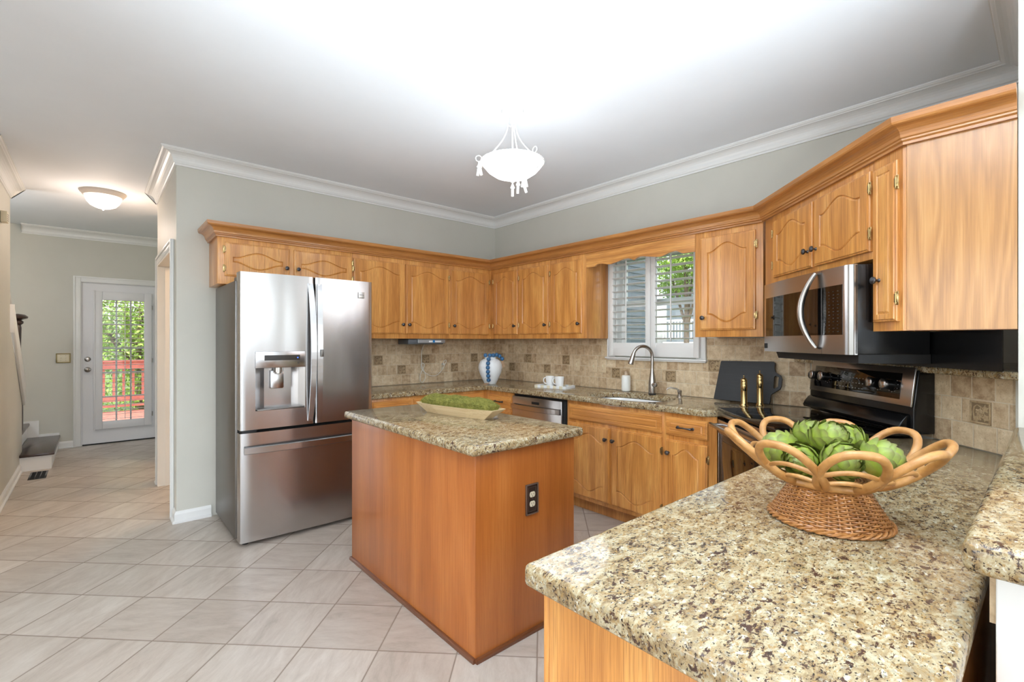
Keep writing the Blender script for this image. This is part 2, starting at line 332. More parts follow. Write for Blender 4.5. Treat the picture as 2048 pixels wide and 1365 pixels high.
# ------------------------------------------------------------------ mesh builder
class MB:
    def __init__(s): s.v = []; s.f = []; s.uv = {}; s.sm = []; s.mi = []; s.mats = []; s.cur = 0
    def add(s, vs, fs, smooth=False, uvs=None):
        b = len(s.v); s.v += [tuple(p) for p in vs]
        for k, f in enumerate(fs):
            if uvs: s.uv[len(s.f)] = uvs[k]
            s.f.append([b+i for i in f]); s.sm.append(smooth); s.mi.append(s.cur)
        return s
    def box(s, x0, x1, y0, y1, z0, z1, bev=0.0):
        if x0 > x1: x0, x1 = x1, x0
        if y0 > y1: y0, y1 = y1, y0
        if z0 > z1: z0, z1 = z1, z0
        if bev <= 0:
            return s.add([(x0, y0, z0), (x1, y0, z0), (x1, y1, z0), (x0, y1, z0), (x0, y0, z1), (x1, y0, z1), (x1, y1, z1), (x0, y1, z1)],
                         [(0, 3, 2, 1), (4, 5, 6, 7), (0, 1, 5, 4), (1, 2, 6, 5), (2, 3, 7, 6), (3, 0, 4, 7)])
        bm = bmesh.new(); bmesh.ops.create_cube(bm, size=1)
        for v in bm.verts:
            v.co = Vector(((x0+x1)/2+v.co.x*(x1-x0), (y0+y1)/2+v.co.y*(y1-y0), (z0+z1)/2+v.co.z*(z1-z0)))
        bev = min(bev, (x1-x0)*.49, (y1-y0)*.49, (z1-z0)*.49)
        bmesh.ops.bevel(bm, geom=list(bm.edges), offset=bev, segments=2, affect='EDGES', profile=.5)
        return s.frombm(bm, True)
    def frombm(s, bm, smooth=True, T=None):
        bm.verts.ensure_lookup_table()
        vs = [(T @ v.co) if T else v.co.copy() for v in bm.verts]
        fs = [[v.index for v in f.verts] for f in bm.faces]
        bm.verts.index_update(); fs = [[v.index for v in f.verts] for f in bm.faces]
        s.add(vs, fs, smooth); bm.free(); return s
    def prism(s, pts, z0, z1, plane='xy', bev=0.0, seg=2):
        """polygon extruded; plane 'xy' extrudes z, 'xz' extrudes y (z0,z1 are y), 'yz' extrudes x"""
        bm = bmesh.new()
        mk = {'xy': lambda a, b, h: (a, b, h), 'xz': lambda a, b, h: (a, h, b), 'yz': lambda a, b, h: (h, a, b)}[plane]
        lo = [bm.verts.new(mk(a, b, z0)) for a, b in pts]; hi = [bm.verts.new(mk(a, b, z1)) for a, b in pts]
        n = len(pts); bm.faces.new(lo); bm.faces.new(hi)
        for i in range(n): bm.faces.new((lo[i], lo[(i+1) % n], hi[(i+1) % n], hi[i]))
        bmesh.ops.recalc_face_normals(bm, faces=bm.faces)
        if bev:
            es = [e for e in bm.edges if abs(e.calc_face_angle(0)) > .3]
            bmesh.ops.bevel(bm, geom=es, offset=bev, segments=seg, affect='EDGES', profile=.5)
        return s.frombm(bm, bev > 0)
    def lathe(s, prof, c=(0, 0, 0), n=32, axis='z', T=None):
        vs = []; fs = []
        for (r, z) in prof:
            for k in range(n):
                a = 2*PI*k/n; p = (r*math.cos(a), r*math.sin(a), z)
                if axis == 'y': p = (p[0], p[2], p[1])
                if axis == 'x': p = (p[2], p[0], p[1])
                v = Vector(p)
                if T: v = T @ v
                vs.append(v+Vector(c))
        m = len(prof)
        for j in range(m-1):
            for k in range(n):
                f = (j*n+k, j*n+(k+1) % n, (j+1)*n+(k+1) % n, (j+1)*n+k)
                fs.append(f if axis != 'y' else f[::-1])
        if prof[0][0] > 1e-6: fs.append(tuple(range(n))[::-1])
        if prof[-1][0] > 1e-6: fs.append(tuple((m-1)*n+k for k in range(n)))
        return s.add(vs, fs, True)
    def cyl(s, c, r, h, axis='z', n=24): return s.lathe([(r, 0), (r, h)], c, n, axis)
    def sphere(s, c, r, n=16, sc=(1, 1, 1)):
        vs = []; fs = []; m = n//2
        for j in range(m+1):
            th = PI*j/m
            for k in range(n):
                a = 2*PI*k/n
                vs.append((c[0]+r*sc[0]*math.sin(th)*math.cos(a), c[1]+r*sc[1]*math.sin(th)*math.sin(a), c[2]-r*sc[2]*math.cos(th)))
        for j in range(m):
            for k in range(n): fs.append((j*n+k, j*n+(k+1) % n, (j+1)*n+(k+1) % n, (j+1)*n+k))
        return s.add(vs, fs, True)
    def tube(s, pts, r, n=8, closed=False, flat=None):
        pts = [Vector(p) for p in pts]; N = len(pts); vs = []; fs = []
        rr = r if isinstance(r, (list, tuple)) else [r]*N
        up = None
        for i in range(N):
            a = pts[(i-1) % N] if (closed or i > 0) else pts[i]
            b = pts[(i+1) % N] if (closed or i < N-1) else pts[i]
            t = (b-a).normalized()
            if up is None:
                up = Vector((0, 0, 1)) if abs(t.z) < .9 else Vector((1, 0, 0))
            side = t.cross(up)
            if side.length < 1e-6: side = t.cross(Vector((.3, 1, .2)))
            side.normalize(); up = side.cross(t).normalized()
            for k in range(n):
                an = 2*PI*k/n
                w = (flat[0], flat[1]) if flat else (1, 1)
                vs.append(pts[i]+side*math.cos(an)*rr[i]*w[0]+up*math.sin(an)*rr[i]*w[1])
        for i in range(N if closed else N-1):
            j = (i+1) % N
            for k in range(n): fs.append((i*n+k, i*n+(k+1) % n, j*n+(k+1) % n, j*n+k))
        if not closed:
            fs.append(tuple(range(n))[::-1]); fs.append(tuple((N-1)*n+k for k in range(n)))
        return s.add(vs, fs, True)
    def sweep(s, path, prof, closed=False):
        """2-D path, profile of (out, z); 'out' is to the right-hand side of the travel direction; UVs run along the path"""
        P = [Vector(p) for p in path]; N = len(P); offs = []
        for i in range(N):
            d0 = (P[i]-P[i-1]).normalized() if i > 0 else None
            d1 = (P[i+1]-P[i]).normalized() if i < N-1 else None
            if d0 is None: d0 = d1
            if d1 is None: d1 = d0
            n0 = Vector((d0.y, -d0.x)); n1 = Vector((d1.y, -d1.x)); m = (n0+n1)
            m = m/ max(m.dot(n0), .2)
            offs.append(m)
        L = 0; K = len(prof)
        for i in range(N-1):
            seg = (P[i+1]-P[i]).length
            for k in range(K-1):
                q = []
                for (ii, kk) in ((i, k), (i+1, k), (i+1, k+1), (i, k+1)):
                    o, z = prof[kk]; p = P[ii]+offs[ii]*o; q.append((p.x, p.y, z))
                u0, u1 = L, L+seg; v0, v1 = k*.013, (k+1)*.013
                s.add(q, [(0, 1, 2, 3)], False, [[(u0, v0), (u1, v0), (u1, v1), (u0, v1)]])
            L += seg
        for i in (0, N-1):
            q = [(P[i].x+offs[i].x*o, P[i].y+offs[i].y*o, z) for o, z in prof]
            s.add(q, [tuple(range(K)) if i else tuple(range(K))[::-1]])
        return s
    def mat(s, m):
        if m not in s.mats: s.mats.append(m)
        s.cur = s.mats.index(m); return s
    def build(s, name, mat=None, parent=None, loc=(0, 0, 0), rot=(0, 0, 0), ang=50):
        me = bpy.data.meshes.new(name); me.from_pydata(s.v, [], s.f)
        if s.mats:
            for mm in s.mats: me.materials.append(M[mm])
            me.polygons.foreach_set('material_index', s.mi)
        elif mat: me.materials.append(M[mat])
        me.polygons.foreach_set('use_smooth', s.sm)
        if s.uv:
            ul = me.uv_layers.new(name='UVMap')
            for p in me.polygons:
                u = s.uv.get(p.index)
                if u:
                    for li, c in zip(p.loop_indices, u): ul.data[li].uv = c
        me.update()
        bm = bmesh.new(); bm.from_mesh(me); bmesh.ops.recalc_face_normals(bm, faces=bm.faces); bm.to_mesh(me); bm.free()
        if any(s.sm): me.set_sharp_from_angle(angle=R(ang))
        o = bpy.data.objects.new(name, me); COL.objects.link(o); o.location = loc; o.rotation_euler = rot
        if parent: o.parent = parent
        return o
def tag(o, label=None, cat=None, group=None, kind=None):
    if label: o['label'] = label
    if cat: o['category'] = cat
    if group: o['group'] = group
    if kind: o['kind'] = kind
    return o
def thing(name, label, cat, loc=(0, 0, 0), rz=0, group=None, frame=None):
    o = bpy.data.objects.new(name, None); COL.objects.link(o)
    if frame is not None:
        p = frame @ Vector(loc); o.location = p; o.rotation_euler = (0, 0, frame.to_euler().z+rz)
    else:
        o.location = loc; o.rotation_euler = (0, 0, rz)
    return tag(o, label, cat, group)
def struct(name, mb, mat=None, **k):
    o = mb.build(name, mat, **k); o['kind'] = 'structure'; return o
def tree(o, out=None):
    return [c for c in bpy.data.objects if c.parent == o]
def copy_tree(o, parent=None):
    c = o.copy(); COL.objects.link(c); c.parent = parent
    for ch in tree(o): copy_tree(ch, c)
    return c
# frames: local x to the right along the wall, local y into the wall, z up
FA = Matrix.Identity(4)
FB = Matrix.Rotation(R(-90), 4, 'Z')
FD = Matrix.Translation((-.405, -3.645, 0)) @ Matrix.Rotation(R(-135), 4, 'Z')
FP = Matrix.Rotation(R(180), 4, 'Z')
def dw(s, y):     # diagonal frame -> world xy
    p = FD @ Vector((s, y, 0)); return (p.x, p.y)
M['floor'] = floor_mat()

# ================================================================== SETTING
H = 2.75
struct('floor', MB().box(-7.2, .14, -8.1, 4.04, -.12, 0), 'floor')
struct('ceiling', MB().box(-7.2, .14, -8.1, 4.04, H, H+.15), 'ceiling')
struct('wall_back', MB().box(-3.04, .14, 0, .12, 0, H), 'wall')
# window wall with a window opening
wy0, wy1, wz0, wz1 = -2.46, -1.70, 1.245, 2.08
m = MB(); m.box(0, .14, -8.1, wy0, 0, H); m.box(0, .14, wy1, 0, 0, H); m.box(0, .14, wy0, wy1, 0, wz0); m.box(0, .14, wy0, wy1, wz1, H)
struct('wall_right', m, 'wall')
struct('wall_pass', MB().box(-1.165, -.001, -4.34, -4.2, 0, H), 'wall')
m = MB().mat('wall'); m.box(-2.47, -1.166, -4.36, -4.225, 0, 1.008)
struct('wall_bar', m); struct('trim_8', MB().box(-2.484, -2.471, -4.365, -4.222, 0, 1.008, .002), 'trim')
# short return wall beside the hall with a doorway
m = MB(); m.box(-3.04, -2.92, .121, .20, 0, H); m.box(-3.04, -2.92, 1.20, 1.37, 0, H); m.box(-3.04, -2.92, .20, 1.20, 2.05, H)
struct('wall_hall', m, 'wall')
m = MB(); m.box(-2.919, -.3, 2.2, 2.3, 0, H); m.box(-1.5, -1.4, .125, 2.199, 0, H)
struct('wall_closet', m, 'wall')
# far wall with the glazed door opening
m = MB(); m.box(-5.6, -3.62, 3.92, 4.04, 0, H); m.box(-2.80, -.3, 3.92, 4.04, 0, H); m.box(-3.62, -2.80, 3.92, 4.04, 2.10, H)
struct('wall_far', m, 'wall')
# left wall, stepping down beside the stair
m = MB(); m.prism([(.3, 0), (2.96, 0), (2.96, .70), (2.0, 1.42), (2.0, H), (.3, H)], -4.20, -4.07, 'yz')
struct('wall_left', m, 'wall')
m = MB(); m.box(-7.2, -4.201, .3, .42, 0, H)
struct('wall_nook', m, 'wall')
struct('wall_stair', MB().box(-5.72, -5.6, .43, 4.04, 0, H), 'wall')
# rooms behind the camera: west and rear walls with window openings
m = MB(); m.box(-7.2, -7.08, -8.1, -5.4, 0, H); m.box(-7.2, -7.08, -1.8, .3, 0, H); m.box(-7.2, -7.08, -5.4, -1.8, 0, .25); m.box(-7.2, -7.08, -5.4, -1.8, 2.45, H)
for y in (-4.2, -3.0): m.box(-7.2, -7.08, y-.05, y+.05, .25, 2.45)
struct('wall_west', m, 'wall')
m = MB(); m.box(-7.2, -6.4, -8.1, -7.98, 0, H); m.box(-3.8, -3.3, -8.1, -7.98, 0, H); m.box(-.5, 0, -8.1, -7.98, 0, H)
for a, b in ((-6.4, -3.8), (-3.3, -.5)):
    m.box(a, b, -8.1, -7.98, 0, .06); m.box(a, b, -8.1, -7.98, 2.45, H)
    m.box((a+b)/2-.05, (a+b)/2+.05, -8.1, -7.98, .06, 2.45)
struct('wall_rear', m, 'wall')

# crown moulding and baseboards
def cove(h=.105, d=.10, top=H):
    p = [(.0, -h), (.010, -h), (.010, -h+.012), (.016, -h+.016), (.020, -h+.026)]
    for i in range(7):
        a = i/6*PI/2
        p.append((.022+(d-.042)*(1-math.cos(a)), -h+.030+(h-.052)*math.sin(a)))
    p += [(d-.018, -.018), (d-.008, -.014), (d-.004, -.008), (d, -.008), (d, 0)]
    return [(a, top+b-.0005) for a, b in p]
def crown(name, path): return struct(name, MB().sweep(path, cove()), 'trim')
crown('trim_1', [(-3.04, 1.37), (-3.04, 0), (0, 0), (0, -4.2), (-1.165, -4.2)])
crown('trim_2', [(-4.15, 3.92), (-.4, 3.92)])
crown('trim_3', [(-4.07, .43), (-4.07, 2.0)])
def base(name, path, mat='trim', h=.085, d=.014):
    return struct(name, MB().sweep(path, [(0, 0.0005), (d+.012, .0005), (d+.012, .012), (d+.006, .018), (d, .02), (d, h-.02), (d-.004, h-.012), (d-.008, h-.004), (d-.01, h), (0, h)]), mat)
base('baseboard_left', [(-4.07, .43), (-4.07, 2.69)])
base('baseboard_back', [(-3.04, .118), (-3.04, 0), (-2.82, 0)])
base('baseboard_hall', [(-3.04, 1.37), (-3.04, 1.30)])
base('baseboard_far', [(-3.82, 3.92), (-3.69, 3.92)])

# doorway casing in the hall return
t = struct('trim_4', MB().mat('trim').box(-3.058, -3.041, .125, .20, 0, 2.12, .003).box(-3.058, -3.041, 1.20, 1.275, 0, 2.12, .003).box(-3.058, -3.041, .2005, 1.1995, 2.05, 2.12, .003)
           .box(-3.066, -3.058, .125, .145, 0, 2.12, .003).box(-3.066, -3.058, 1.255, 1.275, 0, 2.12, .003).box(-3.066, -3.058, .146, 1.254, 2.10, 2.12, .003))
t = struct('trim_5', MB().mat('warm_lit_trim').box(-3.056, -2.905, 1.182, 1.1995, 0, 2.05).box(-3.056, -2.905, .2005, .218, 0, 2.05).box(-3.056, -2.905, .2185, 1.1815, 2.033, 2.05).box(-3.0, -2.96, 1.168, 1.1815, 0, 2.03))

# ---------------------------------------------------------------- glazed hall door
D1 = thing('door_1', None, None, (-3.62, 3.92, 0)); D1['kind'] = 'structure'
m = MB(); m.box(-.072, 0, -.02, .0, 0, 2.172, .003); m.box(.82, .892, -.02, 0, 0, 2.172, .003); m.box(.0005, .8195, -.02, 0, 2.10, 2.172, .003)
m.box(-.072, -.052, -.028, -.02, 0, 2.172, .003); m.box(-.052, .872, -.028, -.02, 2.152, 2.172, .003)
m.build('door_casing', 'trim', D1)
m = MB(); x0, x1 = .012, .808; lx0, lx1, lz0, lz1 = .20, .65, .29, 1.885
m.box(x0, lx0, .012, .052, .015, 2.09); m.box(lx1, x1, .012, .052, .015, 2.09); m.box(lx0, lx1, .012, .052, .015, lz0); m.box(lx0, lx1, .012, .052, lz1, 2.09)
m.build('door_leaf', 'door_white', D1)
MB().box(lx0, lx1, .030, .034, lz0, lz1).build('glass_pane', 'glass', D1)
m = MB(); m.box(.0006, .0105, .0005, .119, .0005, 2.099); m.box(.8095, .8194, .0005, .119, .0005, 2.099); m.box(.0106, .8094, .0005, .119, 2.0915, 2.099); m.box(.0106, .03, .055, .07, .015, 2.09); m.box(.79, .8094, .055, .07, .015, 2.09)
m.build('door_jamb', 'door_white', D1)
m = MB()
for i in (1, 2): x = lx0+(lx1-lx0)*i/3; m.box(x-.009, x+.009, .036, .05, lz0, lz1)
for i in range(1, 5): z = lz0+(lz1-lz0)*i/5; m.box(lx0, lx1, .037, .049, z-.009, z+.009)
m.build('muntin_grid', 'door_white', D1)
MB().box(.012, .808, .0, .06, .0005, .014).build('threshold', 'black_matte', D1)
SH = MB(); a0, a1, b0, b1 = .125, .722, .197, 1.99
SH.box(a0, lx0+.01, -.028, .010, b0, b1, .004); SH.box(lx1-.01, a1, -.028, .010, b0, b1, .004); SH.box(lx0+.0105, lx1-.0105, -.024, .010, b0, lz0+.005, .003); SH.box(lx0+.0105, lx1-.0105, -.024, .010, lz1-.005, b1, .003)
SH.box(a0-.006, a0+.012, -.036, .010, b0-.01, b1+.01, .003)
sho = SH.build('shutter_frame', 'door_white', D1)
def louver_mesh(w, c, th, tilt):
    mm = MB(); pts = []
    for k in range(12):
        a = 2*PI*k/12; pts.append((c/2*math.cos(a), th/2*math.sin(a)))
    ca, sa = math.cos(tilt), math.sin(tilt)
    q = [(p[0]*ca-p[1]*sa, p[0]*sa+p[1]*ca) for p in pts]
    vs = [(0, a, b) for a, b in q]+[(w, a, b) for a, b in q]
    fs = [(k, (k+1) % 12, 12+(k+1) % 12, 12+k) for k in range(12)]+[tuple(range(12))[::-1], tuple(range(12, 24))]
    return mm.add(vs, fs, True)
NL = 27
lv = louver_mesh(lx1-lx0-.022, .046, .007, R(-6)).build('louver', 'door_white', sho, (lx0+.011, -.001, lz0+.03))
for i in range(1, NL):
    c = lv.copy(); COL.objects.link(c); c.location.z = lz0+.03+(lz1-lz0-.06)*i/(NL-1)
MB().box(-.004, .004, -.006, .004, lz0+.02, lz1-.02, .002).build('tilt_rod', 'door_white', sho, ((lx0+lx1)/2+.012, -.028, 0))
for z in (.35, 1.08, 1.80): MB().box(.724, .734, -.030, -.022, z-.03, z+.03).build('hinge', 'nickel', sho)
for z, nm in ((.975, 'door_knob'), (1.11, 'deadbolt')):
    m = MB(); m.lathe([(.034, 0), (.034, .006), (.028, .012), (.012, .014), (.012, .03), (.026, .04), (.028, .055), (.018, .064), (0, .066)] if nm == 'door_knob' else [(.032, 0), (.032, .008), (.026, .018), (.014, .020), (0, .021)], n=24, T=Matrix.Rotation(R(90), 4, 'X'))
    m.build(nm, 'nickel', D1, (.064, .012, z))

# ================================================================== OUTSIDE
def crown_mesh(rad, n, leaf, seed, sc=(1, 1, .85)):
    rd = random.Random(seed); mm = MB(); blobs = []
    for i in range(16):
        a = rd.uniform(0, 2*PI); b = rd.uniform(-.8, 1); r = rad*rd.uniform(.25, .62)
        blobs.append((Vector((math.cos(a)*r*sc[0], math.sin(a)*r*sc[1], b*rad*.6*sc[2])), rad*rd.uniform(.28, .5)))
    for i in range(n):
        c, r = rd.choice(blobs); d = Vector((rd.gauss(0, 1), rd.gauss(0, 1), rd.gauss(0, 1))).normalized()
        p = c+d*r*rd.uniform(.75, 1.08)
        u = d.cross(Vector((rd.gauss(0, 1), rd.gauss(0, 1), rd.gauss(0, 1)))).normalized(); v = (d.cross(u)*rd.uniform(.3, 1)+d*rd.uniform(.2, .7)).normalized()
        s = leaf*rd.uniform(.6, 1.3)
        mm.add([p, p+u*s*.28+v*s*.5, p+v*s+d*s*.1, p-u*s*.28+v*s*.5], [(0, 1, 2, 3)])
    return mm
def leafy(loc, rad, h, seed, mat, label, n=7000, leaf=.13):
    t = thing('leafy_tree', label, 'tree', loc)
    crown_mesh(rad, n, leaf, seed).build('foliage', mat, t, (0, 0, h))
    m = MB(); m.tube([(0, 0, .0005), (0, 0, .1), (.05, .03, h*.5), (0, 0, h)], [rad*.07, rad*.07, rad*.055, rad*.03])
    for k in range(4):
        a = k*1.7+seed; m.tube([(0, 0, h*.6), (math.cos(a)*rad*.4, math.sin(a)*rad*.4, h+rad*.2)], [rad*.035, rad*.015], 6)
    m.build('trunk', 'bark', t)
    return t
GZ = -1.2
m = MB(); m.box(-30, 40, 4.3, 50, GZ-.1, GZ); m.box(.5, 40, -40, 4.3, GZ-.1, GZ)
tag(m.build('lawn', 'lawn'), 'green lawn outside, seen low through the shutters', 'grass', kind='stuff')
dk = thing('wooden_deck', 'red stained deck with a matching railing outside the hall door', 'deck', (-3.3, 4.1, 0))
m = MB(); 
for i in range(27): m.box(-3.0, 4.2, .02+i*.145, .155+i*.145, -.09, -.05)
m.build('floor_boards', 'deck', dk)
m = MB(); m.box(-3.0, 4.2, 3.70, 3.82, .93, .97, .004); m.box(-3.0, 4.2, 3.72, 3.76, .80, .925); m.build('top_rail', 'deck', dk)
m = MB(); m.box(-3.0, 4.2, 3.72, 3.76, .16, .25); m.box(-3, 4.2, 3.72, 3.76, .05, .1); m.build('bottom_rail', 'deck', dk)
bl = MB().box(-.02, .02, 3.765, 3.80, .18, .93).build('baluster', 'deck', dk, (-2.9, 0, 0))
for i in range(1, 48):
    c = bl.copy(); COL.objects.link(c); c.location.x = -2.9+i*.15
for x in (-3.0, -.9, 1.2, 3.3): MB().box(x-.045, x+.045, 3.97, 4.06, GZ+.0, 1.02).build('rail_post', 'deck', dk)
for x in (-2.9, 4.1): MB().box(x-.05, x+.05, .1, .2, GZ, -.091).build('deck_post', 'deck', dk)
leafy((-2.6, 11.6, GZ), 2.6, 2.9, 3, 'leaf', 'bright green leafy tree beyond the deck rail, left of the two there', 16000, .09)
leafy((2.6, 13.6, GZ), 2.5, 3.4, 5, 'leaf', 'tall green tree beyond the deck rail, right of the two there', 16000, .09)
leafy((-6.2, 18.5, GZ), 3.4, 3.8, 8, 'leaf_d', 'dark green tree furthest back behind the deck', 16000, .09)
leafy((.6, 21.5, GZ), 3.4, 4.0, 28, 'leaf_d', 'dark green low tree behind the gap between the deck trees', 16000, .09)
leafy((10.6, 3.4, GZ), 1.6, 4.9, 11, 'leaf', 'light green tree in the middle of the kitchen window view', 12000, .08)
leafy((12.5, .4, GZ), 1.6, 5.4, 12, 'leaf_d', 'dark green tree at the right of the kitchen window view', 12000, .08)
leafy((10.0, 7.5, GZ), 1.8, 4.6, 13, 'leaf_d', 'dark green tree at the left of the kitchen window view', 12000, .08)
# neighbour's house with a white-railed deck
nh = thing('neighbour_house', 'pale house with a white railed deck seen through the kitchen window', 'house', (16, 1.5, GZ))
m = MB(); m.box(2, 8, -7, 7, 0, 5.2); m.build('siding_wall', 'siding', nh)
m = MB(); m.prism([(-7.4, 5.2), (7.4, 5.2), (0, 8.2)], 1.7, 8.3, 'yz'); m.build('roof', 'roofing', nh)
m = MB(); m.box(0, 2, -6, 6, 2.3, 2.5); 
for y in (-5.9, -3, 0, 3, 5.9): m.box(.02, .18, y-.08, y+.08, 0, 2.3)
m.build('deck_platform', 'trim', nh)
m = MB(); m.box(0, .08, -6, 6, 3.42, 3.5); m.box(.02, .06, -6, 6, 2.62, 2.68)
for i in range(81): m.box(.02, .055, -6+i*.15-.02, -6+i*.15+.02, 2.68, 3.42)
m.build('railing', 'trim', nh)
for y in (-4, 0.2, 3.4): MB().box(1.97, 2.03, y, y+1.1, 3.0, 4.6).build('window', 'dark_glass', nh)
for y in (-4, 0.2, 3.4): MB().box(1.97, 2.03, y, y+1.1, .6, 1.9).build('window', 'dark_glass', nh)
hb = thing('house_wing', 'pale grey clapboard wing just outside the left half of the kitchen window', 'wall', (4.6, 2.35, GZ))
m = MB(); m.box(0, 3, .6, 3, 0, 6)
for k in range(36): m.prism([(.6, k*.16), (.585, k*.16), (.6, k*.16+.155)], 0, 3, 'yz')
m.build('clapboard_wall', 'siding', hb); MB().box(-.06, .0, .5, .6, 0, 6).build('corner_board', 'trim', hb)
m = MB(); m.box(-1.2, -1.14, -.3, -.24, 0, .9)

# ================================================================== KITCHEN WINDOW
W1 = thing('window_1', None, None, frame=FB, loc=(0, 0, 0)); W1['kind'] = 'structure'   # local x = -y world
wx0, wx1 = 1.70, 2.46
m = MB(); m.box(1.622, wx0, -.02, -.0005, 1.205, 2.16, .003); m.box(wx1, 2.54, -.02, -.0005, 1.205, 2.16, .003); m.box(wx0, wx1, -.02, -.0005, wz1, 2.16, .003)
m.box(1.622, 1.636, -.028, -.02, 1.205, 2.16, .002); m.box(2.526, 2.54, -.028, -.02, 1.205, 2.16, .002)
m.build('window_casing', 'trim', W1)
m = MB(); m.box(1.61, 2.552, -.045, -.0005, 1.19, 1.204, .004); m.box(1.622, 2.54, -.03, -.001, 1.178, 1.19, .002); m.box(wx0, wx1, .0, .139, wz0, wz0+.01)
m.build('window_stool', 'trim', W1)
m = MB(); m.box(wx0, wx0+.012, 0, .139, wz0+.01, wz1); m.box(wx1-.012, wx1, 0, .139, wz0+.01, wz1); m.box(wx0, wx1, 0, .139, wz1-.012, wz1)
for a in (0, 1):     # two sashes
    z0 = wz0+.012+a*.41; y0 = .07+a*.02
    m.box(wx0+.012, wx0+.05, y0, y0+.018, z0, z0+.42); m.box(wx1-.05, wx1-.012, y0, y0+.018, z0, z0+.42)
    m.box(wx0+.05, wx1-.05, y0, y0+.018, z0, z0+.035); m.box(wx0+.05, wx1-.05, y0, y0+.018, z0+.385, z0+.42)
m.build('window_frame', 'trim', W1)
MB().box(wx0+.03, wx1-.03, .081, .085, wz0+.02, wz1-.02).build('glass_pane', 'glass', W1)
def shutter(x0, x1, lab):
    t = thing('plantation_shutter', lab, 'shutter', frame=FB, loc=(x0, -.022, 1.215), group=None)
    w = x1-x0; h = .92; m = MB(); sd = .046
    m.box(0, sd, -.028, 0, 0, h, .003); m.box(w-sd, w, -.028, 0, 0, h, .003); m.box(sd, w-sd, -.026, -.002, 0, .115, .002); m.box(sd, w-sd, -.026, -.002, h-.09, h, .002)
    f = m.build('shutter_frame', 'trim', t)
    lv = louver_mesh(w-2*sd-.004, .062, .009, R(-8)).build('louver', 'trim', t, (sd+.002, -.013, .15))
    for i in range(1, 12):
        c = lv.copy(); COL.objects.link(c); c.location.z = .15+i*.0585
    MB().box(-.005, .005, -.007, .003, .13, h-.1, .002).build('tilt_rod', 'trim', t, (w*.47, -.047, 0))
    return t
shutter(1.66, 2.078, 'white louvred shutter panel at the left of the kitchen window')
shutter(2.082, 2.50, 'white louvred shutter panel at the right of the kitchen window')

# ================================================================== CABINETRY
def outline(w, h, mt, mb, A, kind='both', sd=.052, n=22):
    def g(t):
        t = min(t, 1-t); t = (t-.07)/.43; t = max(0, min(1, t)); return (t*t*(3-2*t))**.8
    n = 1 if kind == 'none' else max(6, min(n, int((w-2*sd)/.0145)))
    xs = [sd+(w-2*sd)*i/n for i in range(n+1)]
    tz = [h-mt-(A*(1-g(i/n)) if kind in ('both', 'top') else 0) for i in range(n+1)]
    bz = [mb+(A*(1-g(i/n)) if kind == 'both' else 0) for i in range(n+1)]
    ns = 1
    pts = []; rect = []
    for i in range(n+1): pts.append((xs[i], bz[i])); rect.append((i/n, 0))
    for j in range(1, ns): pts.append((xs[-1], bz[-1]+(tz[-1]-bz[-1])*j/ns)); rect.append((1, j/ns))
    for i in range(n, -1, -1): pts.append((xs[i], tz[i])); rect.append((i/n, 1))
    for j in range(ns-1, 0, -1): pts.append((xs[0], bz[0]+(tz[0]-bz[0])*j/ns)); rect.append((0, j/ns))
    return pts, rect
def inset(pts, d):
    N = len(pts); out = []
    for i in range(N):
        a = Vector(pts[i-1]); b = Vector(pts[i]); c = Vector(pts[(i+1) % N])
        d0 = (b-a).normalized(); d1 = (c-b).normalized()
        n0 = Vector((-d0.y, d0.x)); n1 = Vector((-d1.y, d1.x)); mm = n0+n1; mm = mm/max(mm.dot(n0), .5)
        p = b+mm*d; out.append((p.x, p.y))
    return out
def door_mb(w, h, mt=.05, mb=.05, A=.055, kind='both', sd=.052, slab=False):
    """slab door: lipped outer edge and a routed arched line round the centre panel"""
    m = MB(); T = .019
    if slab:
        pts, rect = outline(w, h, .03, .03, 0, 'none', .03)
    else: pts, rect = outline(w, h, mt, mb, A, kind, sd)
    N = len(pts)
    def rl(i, y): return [(i+(w-2*i)*u, -y, i+(h-2*i)*v) for u, v in rect]
    loops = [rl(0, 0), rl(0, .010), rl(.0025, .0135), rl(.009, .0145), rl(.010, .0185), rl(.0115, T)]
    gd = .006 if not slab else .0035
    loops += [[(x, -T, z) for x, z in pts], [(x, -T+gd, z) for x, z in inset(pts, .0035)], [(x, -T+.002, z) for x, z in inset(pts, .008)], [(x, -T+.0005, z) for x, z in inset(pts, .013)]]
    vs = [p for l in loops for p in l]; fs = []
    for j in range(len(loops)-1):
        for k in range(N): fs.append((j*N+k, j*N+(k+1) % N, (j+1)*N+(k+1) % N, (j+1)*N+k))
    fs.append(tuple((len(loops)-1)*N+k for k in range(N))); fs.append(tuple(range(N))[::-1])
    m.add(vs, fs, False); return m
def knob_mb():
    return MB().lathe([(.0085, 0), (.006, .004), (.005, .012), (.008, .016), (.0145, .020), (.0155, .024), (.014, .028), (.009, .029), (.008, .0305), (.004, .032), (0, .0325)], n=20, T=Matrix.Rotation(R(90), 4, 'X'))
KN = knob_mb().build('knob', 'pewter'); KM = KN.data; bpy.data.objects.remove(KN)
def add_knob(parent, x, z):
    o = bpy.data.objects.new('knob', KM); COL.objects.link(o); o.parent = parent; o.location = (x, -.019, z); return o
hm = MB(); hm.tube([(0, 0, -.024), (0, 0, .024)], .0045, 10); hm.sphere((0, 0, .027), .0045, 8); hm.sphere((0, 0, -.027), .0045, 8)
hm.box(-.012, .012, -.002, .003, -.02, .02, .001); hm.box(.003, .013, .002, .005, -.032, .032, .001)
HN = hm.build('hinge', 'brass'); HM = HN.data; bpy.data.objects.remove(HN)
def add_hinge(parent, x, z, side):
    o = bpy.data.objects.new('hinge', HM); COL.objects.link(o); o.parent = parent; o.location = (x+side*.003, -.018, z); o.scale = (side*.75, .8, .85); return o
